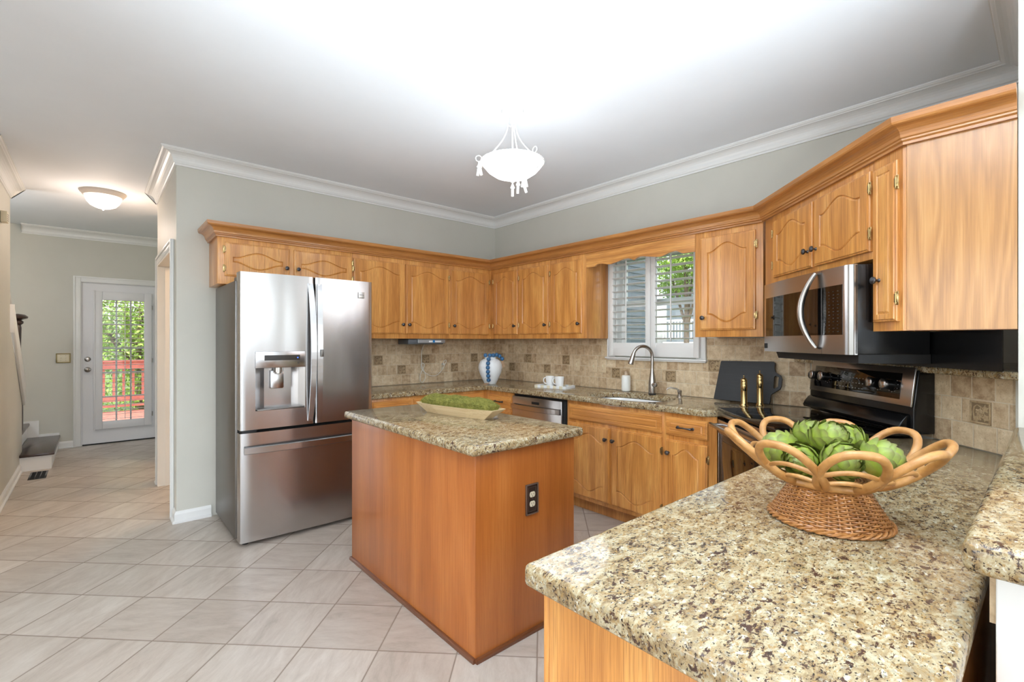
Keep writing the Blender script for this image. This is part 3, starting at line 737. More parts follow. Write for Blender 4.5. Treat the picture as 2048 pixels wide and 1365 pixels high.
pm = MB()
pm.tube([(-.052, -.004, 0), (-.046, -.022, 0), (-.03, -.027, .001), (0, -.027, .002), (.03, -.027, .001), (.046, -.022, 0), (.052, -.004, 0)], [.0075, .0075, .0055, .004, .0055, .0075, .0075], 10)
pm.sphere((0, -.027, .002), .006, 10); pm.lathe([(.010, 0), (.010, .003), (.006, .005)], (-.052, 0, 0), 14, T=Matrix.Rotation(R(90), 4, 'X')); pm.lathe([(.010, 0), (.010, .003), (.006, .005)], (.052, 0, 0), 14, T=Matrix.Rotation(R(90), 4, 'X'))
PN = pm.build('pull', 'pewter'); PM = PN.data; bpy.data.objects.remove(PN)
def cab_door(root, fy, x, z, w, h, knob=None, hinge=None, **k):
    """x,z relative to the root; knob = 'bl','br','tl','tr','ml','mr'; hinge 'l'/'r'"""
    d = door_mb(w, h, **k).build('door', 'oak_v', root, (x, fy, z))
    if knob:
        kx = .026 if knob[1] == 'l' else w-.026
        kz = {'b': .085, 't': h-.085, 'm': h*.45, 'c': .092, 'n': .17}[knob[0]]
        if knob[0] == 'n': kx = .045
        add_knob(d, kx, kz)
    if hinge:
        sx, sg = (0, -1) if hinge == 'l' else (w, 1)
        for hz in (min(.09, h*.22), h-min(.09, h*.22)): add_hinge(d, sx, hz, sg)
    return d
def drawer_front(root, fy, x, z, w, h, pull=True):
    m = MB(); 
    m2 = door_mb(w, h, slab=True); m2.v = m2.v
    d = m2.build('drawer', 'oak_h', root, (x, fy, z))
    if pull:
        o = bpy.data.objects.new('pull', PM); COL.objects.link(o); o.parent = d; o.location = (w/2, -.019, h/2)
    return d
def carcass(root, w, d, z0, z1, toe=0):
    """box body with a face frame; local x 0..w, front at y=-d"""
    m = MB()
    if toe: m.box(0, w, -d+.07, -.002, 0.0005, toe)
    m.box(0, w, -d, -.002, z0, z1, .0015)
    return m.build('body', 'oak_v', root)
FY = .33
# -- wall A uppers
c = thing('wall_cabinet', 'oak wall cabinet with two short oval-panel doors above the refrigerator', 'cabinet', frame=FA, loc=(-2.833, 0, 0))
carcass(c, .990, FY, 1.757, 2.11)
cab_door(c, -FY, .043, 1.815, .441, .245, 'cr', 'l', mt=.058, mb=.055, A=.046, sd=.05)
cab_door(c, -FY, .517, 1.815, .468, .245, 'cl', 'r', mt=.058, mb=.055, A=.046, sd=.05)
c = thing('wall_cabinet', 'oak wall cabinet with two arched doors right of the refrigerator', 'cabinet', frame=FA, loc=(-1.8425, 0, 0))
carcass(c, .983, FY, 1.367, 2.11)
cab_door(c, -FY, .0075, 1.41, .483, .643, 'br', 'l'); cab_door(c, -FY, .5025, 1.41, .469, .643, 'bl', 'r')
c = thing('wall_cabinet', 'oak wall cabinet with one arched door on the fridge wall, at the inside corner', 'cabinet', frame=FA, loc=(-.859, 0, 0))
carcass(c, .857, FY, 1.367, 2.11)
cab_door(c, -FY, .017, 1.41, .478, .643, 'bl', 'r')
# -- wall B uppers
c = thing('wall_cabinet', 'oak wall cabinet with two narrow arched doors on the window wall, at the inside corner', 'cabinet', frame=FB, loc=(.331, 0, 0))
carcass(c, .874, FY, 1.367, 2.11)
cab_door(c, -FY, .059, 1.41, .373, .643, 'br', 'l'); cab_door(c, -FY, .461, 1.41, .397, .643, 'br', 'l')
c = thing('wall_cabinet', 'oak wall cabinet with one arched door, glossy side facing the kitchen window on its right', 'cabinet', frame=FB, loc=(1.2055, 0, 0))
carcass(c, .4285, FY, 1.367, 2.11)
cab_door(c, -FY, .0125, 1.41, .376, .643, 'br', 'l')
c = thing('wall_cabinet', 'oak wall cabinet with one arched door between the window and the diagonal cabinets', 'cabinet', frame=FB, loc=(2.617, 0, 0))
carcass(c, .452, FY, 1.372, 2.11)
cab_door(c, -FY, .044, 1.418, .366, .637, 'bl', 'r')
# valance over the window
m = MB(); sp = [(1.6345, 1.973), (1.726, 1.973), (1.74, 1.985), (1.765, 1.993), (1.80, 1.99), (1.86, 1.975), (1.892, 1.973), (1.95, 1.985), (2.02, 2.000), (2.062, 1.999), (2.09, 1.988), (2.110, 1.977), (2.13, 1.988), (2.156, 1.999), (2.19, 1.998), (2.26, 1.985), (2.334, 1.973), (2.36, 1.976), (2.407, 1.992), (2.45, 1.999), (2.477, 1.997), (2.511, 1.978), (2.53, 1.973), (2.6165, 1.973)]
pts = sp+[(2.6165, 2.11), (1.6345, 2.11)]
m.prism(pts, -FY, -FY+.02, 'xz')
o = m.build('window_valance', 'oak_h', None, rot=(0, 0, R(-90))); tag(o, 'oak valance board with a scalloped lower edge above the kitchen window', 'valance')
# -- diagonal uppers
c = thing('wall_cabinet', 'oak diagonal wall cabinet with two small arched doors above the microwave', 'cabinet', frame=FD, loc=(-.43, 0, 0))
m = MB(); m.box(0, .972, -.354, -.02, 1.69, 2.11, .0015); m.build('body', 'oak_v', c)
cab_door(c, -.354, .127, 1.722, .410, .338, 'br', 'l', mt=.04, mb=.04, A=.05); cab_door(c, -.354, .559, 1.722, .410, .338, 'bl', 'r', mt=.04, mb=.04, A=.05)
c = thing('wall_cabinet', 'tall oak cabinet with one narrow plain door and wide end panel at the far right', 'cabinet', frame=FD, loc=(.5425, 0, 0))
def l2(p, o=.5425):      # world xy -> local of that cabinet
    q = FD.inverted() @ Vector((p[0], p[1], 0)); return (q.x-o, q.y)
poly = [(0, -.354), (.1645, -.354), l2((-1.157, -4.198)), l2((-.98, -4.198)), (0, -.10)]
MB().prism(poly, 1.385, 2.11).build('body', 'oak_v', c)
e0 = l2((-1.158, -3.906)); e1 = l2((-1.158, -4.198)); e2 = l2((-1.163, -4.198)); e3 = l2((-1.163, -3.908))
MB().prism([e0, e1, e2, e3], 1.387, 2.108).build('end_panel', 'oak_end', c)['label'] = 'honey-yellow veneered end panel'
cab_door(c, -.354, .016, 1.422, .134, .63, 'nl', 'r', slab=True)
# cabinet crown
prof = [(0, 2.095), (.012, 2.095), (.012, 2.105), (.020, 2.110), (.020, 2.116), (.026, 2.120)]
for i in range(7):
    a = i/6*PI/2; prof.append((.026+.036*(1-math.cos(a)), 2.120+.040*math.sin(a)))
prof += [(.068, 2.163), (.072, 2.170), (.074, 2.190), (0, 2.190)]
path = [(-2.834, -.001), (-2.834, -.331), (-.331, -.331), (-.331, -3.07), (-1.164, -3.903), (-1.164, -4.198)]
o = MB().sweep(path, prof).build('crown_molding', 'oak_uv'); tag(o, 'continuous oak crown moulding running along the top of all the wall cabinets', 'molding')

# -- base cabinets
def base_cab(lab, frame, x0, w): 
    return thing('base_cabinet', lab, 'cabinet', frame=frame, loc=(x0, 0, 0))
BT = .869; BD = .61
c = base_cab('oak base cabinet on the fridge wall, between refrigerator and inside corner', FA, -1.84, 1.2)
carcass(c, 1.835, BD, .1, BT, .1)
drawer_front(c, -BD, .04, .715, .36, .13, False); drawer_front(c, -BD, .42, .715, .76, .13, False)
cab_door(c, -BD, .04, .13, .36, .56, 'tr', 'l', mt=.05, mb=.05, A=.05); cab_door(c, -BD, .42, .13, .375, .56, 'tr', 'l'); cab_door(c, -BD, .805, .13, .375, .56, 'tl', 'r')
c = base_cab('narrow oak base cabinet with one small drawer left of the dishwasher', FB, .612, .4)
carcass(c, .398, BD, .1, BT, .1)
drawer_front(c, -BD, .05, .715, .320, .12); cab_door(c, -BD, .05, .13, .320, .56, 'tr', 'l')
c = base_cab('oak sink base cabinet with false drawer front and two arched doors', FB, 1.672, .87)
carcass(c, .872, BD, .1, BT, .1) if False else None
m = MB(); m.box(0, .872, -BD+.07, -.002, .0005, .1); m.box(0, .872, -BD, -BD+.02, .1, BT, .001); m.box(0, .018, -BD+.0205, -.002, .1, BT); m.box(.854, .872, -BD+.0205, -.002, .1, BT); m.box(.0185, .8535, -BD+.0205, -.002, .1, .12)
m.build('body', 'oak_v', c)
d = drawer_front(c, -BD, .026, .722, .832, .118, False)
cab_door(c, -BD, .026, .13, .402, .565, 'tr', 'l', mt=.06, mb=.05, A=.06); cab_door(c, -BD, .444, .13, .414, .565, 'tl', 'r', mt=.06, mb=.05, A=.06)
c = base_cab('oak base cabinet with one drawer and one door, between sink and range', FB, 2.5445, .38)
m = MB(); pts = [(0, -.60), (0, -BD), (.376, -BD), (.376, -.56), (.375, -.56)]
m.box(0, .352, -BD+.07, -.002, .0005, .1); m.prism([(0, -.002), (0, -BD), (.296, -BD), (.345, -.572), (.30, -.50), (.30, -.002)], .1, BT)
m.build('body', 'oak_v', c)
drawer_front(c, -BD, .017, .722, .290, .118); cab_door(c, -BD, .017, .13, .290, .56, 'tl', 'r', mt=.045, A=.05)

# granite counters (polygon slabs with eased edges)
def slab(name, pts, z0, z1, lab, bev=.012, holes=None):
    o = MB().prism(pts, z0, z1, 'xy', bev, 3).build(name, 'granite', ang=50)
    return tag(o, lab, 'countertop')
CT0, CT1 = .870, .914
# L-shaped run: wall A + wall B to the range; sink cut-out is a boolean-free split: built from strips around an oval bowl
dl = dw(-.403, -.645); dlb = dw(-.403, -.012)
Lpts = [(-1.845, -.002), (-1.845, -.645), (-.645, -.645), (-.645, -2.845), (dl[0]-.002, dl[1]+.006), (-.012, dlb[1]+.0), (-.002, -3.20), (-.002, -.002)]
def slab_with_hole(name, outer, hole, z0, z1, lab, bev=.012):
    bm = bmesh.new()
    def ring(pts, z): return [bm.verts.new((a, b, z)) for a, b in pts]
    for z, flip in ((z0, 1), (z1, 0)):
        ro = ring(outer, z); rh = ring(hole, z)
        es = [bm.edges.new((ro[i], ro[(i+1) % len(ro)])) for i in range(len(ro))]+[bm.edges.new((rh[i], rh[(i+1) % len(rh)])) for i in range(len(rh))]
        bmesh.ops.triangle_fill(bm, use_beauty=True, use_dissolve=False, edges=es)
        if flip: lo = (ro, rh)
        else: hi = (ro, rh)
    for a, b in zip(lo, hi):
        n = len(a)
        for i in range(n): bm.faces.new((a[i], a[(i+1) % n], b[(i+1) % n], b[i]))
    bmesh.ops.recalc_face_normals(bm, faces=bm.faces)
    es = [e for e in bm.edges if e.calc_face_angle(0) > .8 and abs(e.verts[0].co.z-e.verts[1].co.z) < 1e-5]
    bmesh.ops.bevel(bm, geom=es, offset=bev, segments=3, affect='EDGES', profile=.5)
    me = MB().frombm(bm, True)
    return tag(me.build(name, 'granite', ang=45), lab, 'countertop')
SKX, SKY, SKA, SKB = -.375, -2.11, .225, .33
def sell(a, b, n=40, p=3.0):
    out = []
    for i in range(n):
        t = 2*PI*i/n; c, s = math.cos(t), math.sin(t)
        out.append((SKX+a*math.copysign(abs(c)**(2/p), c), SKY+b*math.copysign(abs(s)**(2/p), s)))
    return out
slab_with_hole('countertop', Lpts, sell(SKA, SKB), CT0, CT1, 'L-shaped speckled granite countertop holding the sink, from refrigerator to range', .010)
# undermount sink
m = MB(); n = 40; rings = [(1.06, .868), (1.005, .868), (1.0, .86), (.97, .76), (.9, .715), (.7, .70), (.12, .695)]
vs = []; fs = []
for k, z in rings: vs += [(a, b, z) for a, b in sell(SKA*k, SKB*k)]
for j in range(len(rings)-1):
    for k in range(n): fs.append((j*n+k, j*n+(k+1) % n, (j+1)*n+(k+1) % n, (j+1)*n+k))
fs.append(tuple((len(rings)-1)*n+k for k in range(n)))
m.add(vs, fs, True); vs2 = []
rings2 = [(1.06, .8675), (1.02, .85), (1.0, .75), (.93, .70), (.7, .688), (.12, .685)]
fs = []
for k, z in rings2: vs2 += [(a, b, z) for a, b in sell(SKA*k, SKB*k)]
for j in range(len(rings2)-1):
    for k in range(n): fs.append((j*n+k, j*n+(k+1) % n, (j+1)*n+(k+1) % n, (j+1)*n+k))
m.add(vs2, fs, True)
sk = thing('sink', 'white undermount sink bowl set in the granite below the window', 'sink', (SKX, SKY, .69))
o = m.build('basin', 'sink', sk, (-SKX, -SKY, -.69)); MB().lathe([(.04, .0), (.04, .004), (.03, .003), (0, .002)], (0, 0, .006), 20).build('drain', 'nickel', sk)

# peninsula counter
pr = dw(.415, -.655); prb = dw(.415, -.012); de = dw(.775, -.012)
Ppts = [(-2.875, -3.60), (-1.275, -3.60), (pr[0]-.005, pr[1]), (prb[0]+.003, prb[1]-.003), (de[0], de[1]), (de[0]-.006, -4.197), (-2.875, -4.197)]
slab('countertop', Ppts, CT0, CT1, 'large speckled granite countertop of the peninsula in the right foreground', .011)
c = thing('peninsula_cabinet', 'oak cabinet end under the foreground granite peninsula', 'cabinet', (-2.83, -3.63, 0))
m = MB(); m.box(.02, 1.52, -.545, 0, .1, BT, .001); m.box(.02, 1.52, -.545, -.07, .0005, .1); m.build('body', 'oak_v', c)
MB().box(0, .0195, -.56, .003, .0005, BT, .002).build('end_panel', 'oak_v', c)
MB().box(.0, .06, .0035, .018, .0005, BT, .002).build('corner_stile', 'oak_v', c)
for i in range(3):
    d = door_mb(.44, .56, mt=.05, mb=.05, A=.05).build('door', 'oak_v', c, (.06+.45*(i+1)+.05, .001, .13), (0, 0, R(180))); add_knob(d, .03, .48)
    d = door_mb(.44, .13, slab=True).build('drawer', 'oak_h', c, (.06+.45*(i+1)+.05, .001, .715), (0, 0, R(180)))
    o = bpy.data.objects.new('pull', PM); COL.objects.link(o); o.parent = d; o.location = (.22, -.019, .065)
# raised bar top and its tiled riser
o = MB().prism([(-2.555, -4.19), (-1.167, -4.19), (-1.167, -4.62), (-2.555, -4.62)], 1.009, 1.057, 'xy', .014, 3).build('bar_top', 'granite', ang=50)
tag(o, 'raised granite bar ledge at the right edge, higher than the peninsula counter', 'countertop')
MB().box(-2.372, -2.366, -4.36, -4.21, .0, 0.0) if False else None

# island
c = thing('kitchen_island', 'freestanding island of plain reddish oak panels in the middle of the floor', 'island', (-2.306, -2.69, 0))
MB().box(0, .616, 0, 1.26, .0005, BT, .0015).build('body', 'oak_island', c)
o = MB().sweep([(0, 0), (0, 1.26), (.616, 1.26), (.616, 0), (0, 0)][::-1], [(0, .0008), (.012, .0008), (.012, .014), (.008, .020), (0, .022)][::1]).build('shoe_molding', 'base_shoe', c)
slab('countertop', [(-2.345, -2.728), (-1.655, -2.728), (-1.655, -1.395), (-2.345, -1.395)], CT0, CT1, 'rectangular granite top of the island in the middle of the floor', .016)
# island outlet
def outlet(name, lab, loc, rz, plate, w=.072, h=.118, n=2, frame2='dark', typ='duplex', cat='outlet', group=None):
    t = thing(name, lab, cat, loc, rz, group)
    m = MB(); m.box(-w/2, w/2, -.006, -.0005, -h/2, h/2, .0025); m.build('cover_plate', plate, t)
    if frame2 == 'rim':
        q = MB()
        for a, b, cc, dd in ((-w/2, w/2, h/2-.006, h/2), (-w/2, w/2, -h/2, -h/2+.006), (-w/2, -w/2+.006, -h/2, h/2), (w/2-.006, w/2, -h/2, h/2)): q.box(a, b, -.010, -.006, cc, dd, .002)
        for a, b, cc, dd in ((-w/2+.014, w/2-.014, h/2-.016, h/2-.014), (-w/2+.014, w/2-.014, -h/2+.014, -h/2+.016), (-w/2+.014, -w/2+.016, -h/2+.014, h/2-.014), (w/2-.016, w/2-.014, -h/2+.014, h/2-.014)): q.box(a, b, -.0075, -.006, cc, dd)
        q.build('plate_rim', 'bronze_edge', t)
    if typ == 'duplex':
        for z in (.0215, -.0215):
            pts = []
            for k in range(24):
                a = 2*PI*k/24; pts.append((.0165*math.cos(a), z+max(-.0125, min(.0125, .0165*math.sin(a)))))
            s_ = MB().prism(pts, -.0085, -.006, 'xz').build('socket', 'ivory', t)
            q = MB(); q.box(-.0075, -.0055, -.0092, -.0085, z-.001, z+.007); q.box(.0055, .0075, -.0092, -.0085, z-.001, z+.006); q.cyl((0, -.0092, z-.0075), .0022, .0008, 'y', 10)
            q.build('socket_slots', 'ink', s_)
        MB().sphere((0, -.006, 0), .0025, 8).build('screw', 'pewter', t)
    else:
        for i in range(n):
            x = (i-(n-1)/2)*.046
            MB().box(x-.005, x+.005, -.0075, -.006, -.012, .012, .0005).build('toggle_slot', 'ivory', t)
            MB().box(x-.0035, x+.0035, -.018, -.007, -.004, .008, .0015).build('toggle', 'ivory', t)
            q = MB(); q.sphere((x, -.006, .03), .0025, 8); q.sphere((x, -.006, -.03), .0025, 8); q.build('screw', 'pewter', t)
    return t
outlet('power_outlet', 'dark bronze outlet plate with two ivory sockets on the island end panel', (-1.985, -2.6905, .619), 0, 'dark_plate', .078, .140, frame2='rim')

# ================================================================== BACKSPLASH
def splash(lab, frame, x0, x1, boxes, nm='tile_backsplash'):
    o = bpy.data.objects.new(nm, None)
    m = MB()
    for b in boxes: m.box(b[0], b[1], -.010, -.0006, b[2], b[3])
    ob = m.build(nm, 'tile'); ob.location = frame.to_translation(); ob.rotation_euler = (0, 0, frame.to_euler().z)
    return tag(ob, lab, 'backsplash')
z0 = .9146
sA = splash('beige travertine tile backsplash on the fridge wall', FA, 0, 0, [(-1.86, -.0105, z0, 1.366)])
sB = splash('beige travertine tile backsplash on the window wall, around the faucet', FB, 0, 0, [(.0, 1.6205, z0, 1.366), (1.6205, 2.5425, z0, 1.177), (2.5425, 3.235, z0, 1.366)])
# diagonal half wall behind the range
m = MB(); p0 = (-.0006, -3.24); p1 = (-.96, -4.1994)
m.prism([p0, p1, (-.0006, -4.1994)], 0, 1.205)
struct('wall_range', m, 'wall')
sD = splash('beige travertine tile backsplash behind the range, on the diagonal wall', FD, 0, 0, [(-.555, .765, z0, 1.204)])
o = MB().prism([(-.0125, -3.14), (-1.06, -4.1985), (-.0125, -4.1985)], 1.2055, 1.2345, 'xy', .005).build('granite_ledge', 'granite', ang=50)
tag(o, 'thin granite ledge capping the tiled diagonal wall behind the range', 'ledge')
sP = splash('strip of travertine tile facing the riser under the raised bar', FP @ Matrix.Translation((0, 4.2255, 0)) if False else Matrix.Translation((0, -4.2245, 0)) @ FP, 0, 0, [(1.17, 2.47, z0, 1.006)])
# accent tiles: framed carved grape relief
def accent_mb():
    m = MB().mat('grout').box(-.05, .05, -.0115, -.0102, -.05, .05)
    m.mat('accent_dark').box(-.045, .045, -.0125, -.0115, -.045, .045); m.mat('accent')
    for a in ((-.045, .045, .037, .045), (-.045, .045, -.045, -.037), (-.045, -.037, -.0368, .0368), (.037, .045, -.0368, .0368)):
        m.box(a[0], a[1], -.0165, -.0125, a[2], a[3], .0015)
    rd = random.Random(4)
    for r, row in enumerate((4, 4, 3, 2, 1)):
        for k in range(row): m.sphere(((k-(row-1)/2)*.0095-.002, -.0125, .008-r*.0085), .0055, 8, (1, .7, 1))
    m.tube([(-.026, -.013, -.03), (-.03, -.014, 0), (-.026, -.014, .02), (-.012, -.014, .029), (.004, -.014, .022), (0, -.014, .012)], .0028, 6)
    for (cx, cz, an) in ((.022, .016, .4), (.024, -.018, -.6), (-.016, -.026, 2.4)):
        pts = []
        for k in range(15):
            a = 2*PI*k/15; rr = .013*(1+.35*math.cos(5*a)); pts.append((cx+rr*math.cos(a+an), cz+rr*math.sin(a+an)))
        m.prism(pts, -.0148, -.0125, 'xz')
    return m
AC = accent_mb().build('accent_tile', None, sA, (0, 0, 0)); first = True
def accent(par, x, z):
    global first
    if first: AC.location = (x, 0, z); first = False; return
    c = AC.copy(); COL.objects.link(c); c.parent = par; c.location = (x, 0, z)
ZU, ZL = 1.1608, 1.0613
for x, z in ((-1.454, ZU), (-1.205, ZL), (-.931, ZU), (-.576, ZL), (-.312, ZU)): accent(sA, x, z)
for x, z in ((.116, ZU), (.314, ZL), (.576, ZU), (.855, ZL), (1.113, ZU), (1.709, ZL), (2.242, ZL), (2.60, ZU)): accent(sB, x, z)
for x, z in ((-.49, ZL), (.638, ZL)): accent(sD, x, z)
# outlets on the tile
G = None
outlet('power_outlet', 'beige outlet on the fridge-wall tile with a white cord plugged in', (-.733, -.0105, 1.080), 0, 'stone_plate')
outlet('light_switch', 'stone-coloured switch plate on the window-wall tile, leftmost of three', (-.0105, -1.2555, 1.117), R(-90), 'stone_plate', n=1, typ='sw', cat='switch')
outlet('light_switch', 'stone-coloured switch plate on the window-wall tile, middle one of three', (-.0105, -1.461, 1.112), R(-90), 'stone_plate', n=1, typ='sw', cat='switch')
outlet('light_switch', 'stone-coloured switch plate nearest the window, rightmost of three', (-.0105, -1.566, 1.115), R(-90), 'stone_plate', n=1, typ='sw', cat='switch')
t = outlet('light_switch', 'brass-framed double switch plate on the hall wall left of the glazed door', (-3.783, 3.919, 1.131), 0, 'ivory', .118, .100, n=2, typ='sw', cat='switch')
q = MB()
for a, b, cc, dd in ((-.068, .068, .048, .060), (-.068, .068, -.060, -.048), (-.068, -.056, -.0478, .0478), (.056, .068, -.0478, .0478)): q.box(a, b, -.012, -.001, cc, dd, .003)
q.build('plate_frame', 'brass_dull', t)

# ================================================================== REFRIGERATOR
fr = thing('refrigerator', 'stainless steel french-door refrigerator with water dispenser against the grey wall', 'refrigerator', (-2.79, -.02, 0))
FW = .905; DY = -.79           # door front plane (local)
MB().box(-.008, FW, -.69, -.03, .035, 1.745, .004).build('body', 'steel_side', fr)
def bow(x, x0, x1, b=.012):
    t = (x-x0)/(x1-x0)*2-1; return -b*(1-t*t)
def rdoor(x0, x1, z0, z1, hole=None, nm='door', wb=.010, full=(0, FW)):
    N = 12; xs = [x0+(x1-x0)*i/N for i in range(N+1)]
    if hole: xs = sorted(set([x for x in xs if not (hole[0]-.006 < x < hole[0]+.006 or hole[1]-.006 < x < hole[1]+.006)]+[hole[0], hole[1]]))
    zs = [z0, z1] if not hole else [z0, hole[2], hole[3], z1]
    m = MB(); idx = {}; vs = []; fs = []
    def Y(x):
        e = min(x-x0, x1-x); r = .012
        y = DY+bow(x, full[0], full[1], wb)
        if e < r: y += r-math.sqrt(max(0, r*r-(r-e)**2))
        return y
    xs = sorted(set(xs+[x0+.002, x0+.006, x0+.012, x1-.002, x1-.006, x1-.012]))
    for i, x in enumerate(xs):
        for j, z in enumerate(zs): idx[i, j] = len(vs); vs.append((x, Y(x), z))
    for i in range(len(xs)-1):
        for j in range(len(zs)-1):
            if hole and j == 1 and hole[0]-1e-6 <= xs[i] < hole[1]-1e-6: continue
            fs.append((idx[i, j], idx[i+1, j], idx[i+1, j+1], idx[i, j+1]))
    yb = -.695; nb = len(vs)
    for i, x in enumerate(xs):
        for z in (z0, z1): vs.append((x, yb, z))
    J = len(zs)-1; L = len(xs)
    for i in range(L-1):
        fs.append((idx[i, 0], nb+2*i, nb+2*(i+1), idx[i+1, 0])); fs.append((idx[i, J], idx[i+1, J], nb+2*(i+1)+1, nb+2*i+1)); fs.append((nb+2*i, nb+2*i+1, nb+2*i+3, nb+2*i+2))
    for i in (0, L-1): fs.append(tuple([idx[i, j] for j in range(J+1)]+[nb+2*i+1, nb+2*i]))
    m.add(vs, fs, True)
    if hole: # cavity walls
        hx0, hx1, hz0, hz1 = hole; yd = DY+.07
        ya, yb2 = Y(hx0), Y(hx1)
        cx = (hx0+hx1)/2
        prof = [(hx0, ya), (hx0+.035, ya+.035), (hx0+.07, yd), (hx1-.07, yd), (hx1-.035, ya+.035), (hx1, yb2)]
        for k in range(len(prof)-1):
            a, b = prof[k], prof[k+1]; m.add([(a[0], a[1], hz0), (b[0], b[1], hz0), (b[0], b[1], hz1), (a[0], a[1], hz1)], [(0, 1, 2, 3)], False)
        m.add([(p[0], p[1], hz0) for p in prof], [tuple(range(6))]); m.add([(p[0], p[1], hz1) for p in prof], [tuple(range(6))[::-1]])
    return m.build(nm, 'steel', fr, ang=30)
mid = .468
dl_ = rdoor(.0, mid-.004, .762, 1.797, (.090, .403, .882, 1.165))
dr_ = rdoor(mid+.004, FW, .762, 1.797)
dz_ = rdoor(.0, FW, .03, .742, nm='freezer_drawer')
# dispenser
dp = MB().box(.088, .405, -.812, -.797, 1.1655, 1.276, .003).build('dispenser_panel', 'steel_flat', dl_)
MB().box(.140, .365, -.8135, -.812, 1.215, 1.250).build('display', 'screen', dl_)
MB().sphere((.350, -.8136, 1.231), .0045, 10, (1, .3, 1)).build('blue_light', 'led', dl_)
q = MB()
for k in range(3): q.box(.349, .359, -.8125, -.812, 1.190+k*.0035, 1.192+k*.0035)
q.build('emblem', 'ink', dl_)
m = MB(); m.cyl((.24, -.765, 1.135), .030, .03, 'z', 20); m.cyl((.24, -.765, 1.125), .022, .012, 'z', 20); m.build('water_nozzle', 'nickel', dl_)
MB().prism([(.200, 1.02), (.275, 1.02), (.280, 1.03), (.280, 1.145), (.195, 1.145), (.195, 1.03)], -.745, -.735, 'xz', .003).build('dispenser_paddle', 'steel_flat', dl_)
MB().box(.10, .395, -.800, -.722, .8825, .892, .002).build('drip_tray', 'steel_side', dl_)
# handles: wide flat bowed bars
def vhandle(x, par, flip):
    m = MB(); N = 20; vs = []; fs = []
    for i in range(N+1):
        t = i/N; z = .785+t*.965; b = math.sin(PI*t)**.8; y = DY-.018-.045*b; w = .032+.004*b
        xo = x-flip*.010*b
        vs += [(xo, y, z), (xo+w, y-.004, z), (xo+w, y+.008, z), (xo, y+.012, z)]
    for i in range(N):
        for k in range(4): fs.append((i*4+k, i*4+(k+1) % 4, (i+1)*4+(k+1) % 4, (i+1)*4+k))
    fs.append((0, 1, 2, 3)); fs.append((N*4, N*4+3, N*4+2, N*4+1)); m.add(vs, fs, False)
    for z in (.80, 1.735): m.box(x+.006, x+.026, DY-.022, DY-.0105, z-.012, z+.012)
    return m.build('handle', 'steel_flat', par)
vhandle(mid-.048, dl_, -1); h2 = vhandle(mid+.014, dr_, 1)
MB().box(mid+.020, mid+.040, -.872, -.864, 1.235, 1.285, .002).build('latch_button', 'steel_side', dr_)
m = MB(); N = 20; vs = []; fs = []
for i in range(N+1):
    t = i/N; x = .02+t*(FW-.04); y = DY-.020-.030*math.sin(PI*t); vs += [(x, y, .655), (x, y-.010, .650), (x, y-.010, .612), (x, y, .607)]
for i in range(N):
    for k in range(4): fs.append((i*4+k, i*4+(k+1) % 4, (i+1)*4+(k+1) % 4, (i+1)*4+k))
fs.append((0, 1, 2, 3)); fs.append((N*4, N*4+3, N*4+2, N*4+1)); m.add(vs, fs)
for x in (.03, FW-.03): m.box(x-.008, x+.008, DY-.022, DY-.0005, .62, .645)
m.build('handle', 'steel_flat', dz_)
q = MB(); q.box(.79, .836, -.8035, -.798, 1.668, 1.714, .001); em = q.build('emblem', 'plaque', dr_)
q = MB()
for z in (1.674, 1.683, 1.701, 1.707): q.box(.796, .830, -.8042, -.8036, z, z+.002)
q.box(.796, .830, -.8042, -.8036, 1.689, 1.697); q.build('emblem_lines', 'steel_side', em)
q = MB(); q.box(.03, .12, -.76, -.69, 1.7455, 1.79, .004); q.box(FW-.12, FW-.03, -.76, -.69, 1.7455, 1.79) if False else None
MB().box(.004, .06, -.694, -.60, 1.746, 1.772, .004).build('hinge_cover', 'steel_side', fr); MB().box(FW-.06, FW-.004, -.694, -.60, 1.746, 1.772, .004).build('hinge_cover', 'steel_side', fr)
q = MB(); q.box(.01, .10, -.79, -.70, .7425, .7615, .002); q.box(.005, FW-.005, -.70, -.692, .03, 1.79); q.build('gasket', 'black_matte', fr)
for x in (.045, FW-.045): MB().cyl((x, -.72, .0005), .018, .034, 'z', 14).build('foot', 'black_matte', fr)
for x in (.045, FW-.045): MB().cyl((x, -.10, .0005), .018, .034, 'z', 14).build('foot', 'black_matte', fr)

# ================================================================== DISHWASHER
dwh = thing('dishwasher', 'stainless dishwasher with a bar handle under the window-wall counter', 'dishwasher', frame=FB, loc=(1.0135, 0, 0))
DWW = .645
MB().box(.002, DWW+.008, -.60, -.05, .1, .862).build('body', 'black_matte', dwh)
MB().box(.01, DWW-.03, -.635, -.6005, .115, .850, .004).build('door', 'steel_flat', dwh)
MB().box(DWW-.028, DWW+.005, -.615, -.6005, .1, .855, .002).build('side_trim', 'black_matte', dwh)
MB().box(.01, DWW, -.60, -.56, .0005, .0995).build('toe_kick', 'black_matte', dwh)
MB().box(.265, .355, -.637, -.635, .795, .818, .001).build('vent_grille', 'black_matte', dwh)
m = MB(); N = 16; vs = []; fs = []
for i in range(N+1):
    t = i/N; x = .015+t*(DWW-.055); y = -.642-.030*math.sin(PI*t)**.7; vs += [(x, y, .785), (x, y-.010, .780), (x, y-.010, .742), (x, y, .737)]
for i in range(N):
    for k in range(4): fs.append((i*4+k, i*4+(k+1) % 4, (i+1)*4+(k+1) % 4, (i+1)*4+k))
fs.append((0, 1, 2, 3)); fs.append((N*4, N*4+3, N*4+2, N*4+1)); m.add(vs, fs)
for x in (.022, DWW-.05): m.box(x-.005, x+.005, -.645, -.6352, .745, .778)
m.build('handle', 'steel_flat', dwh)

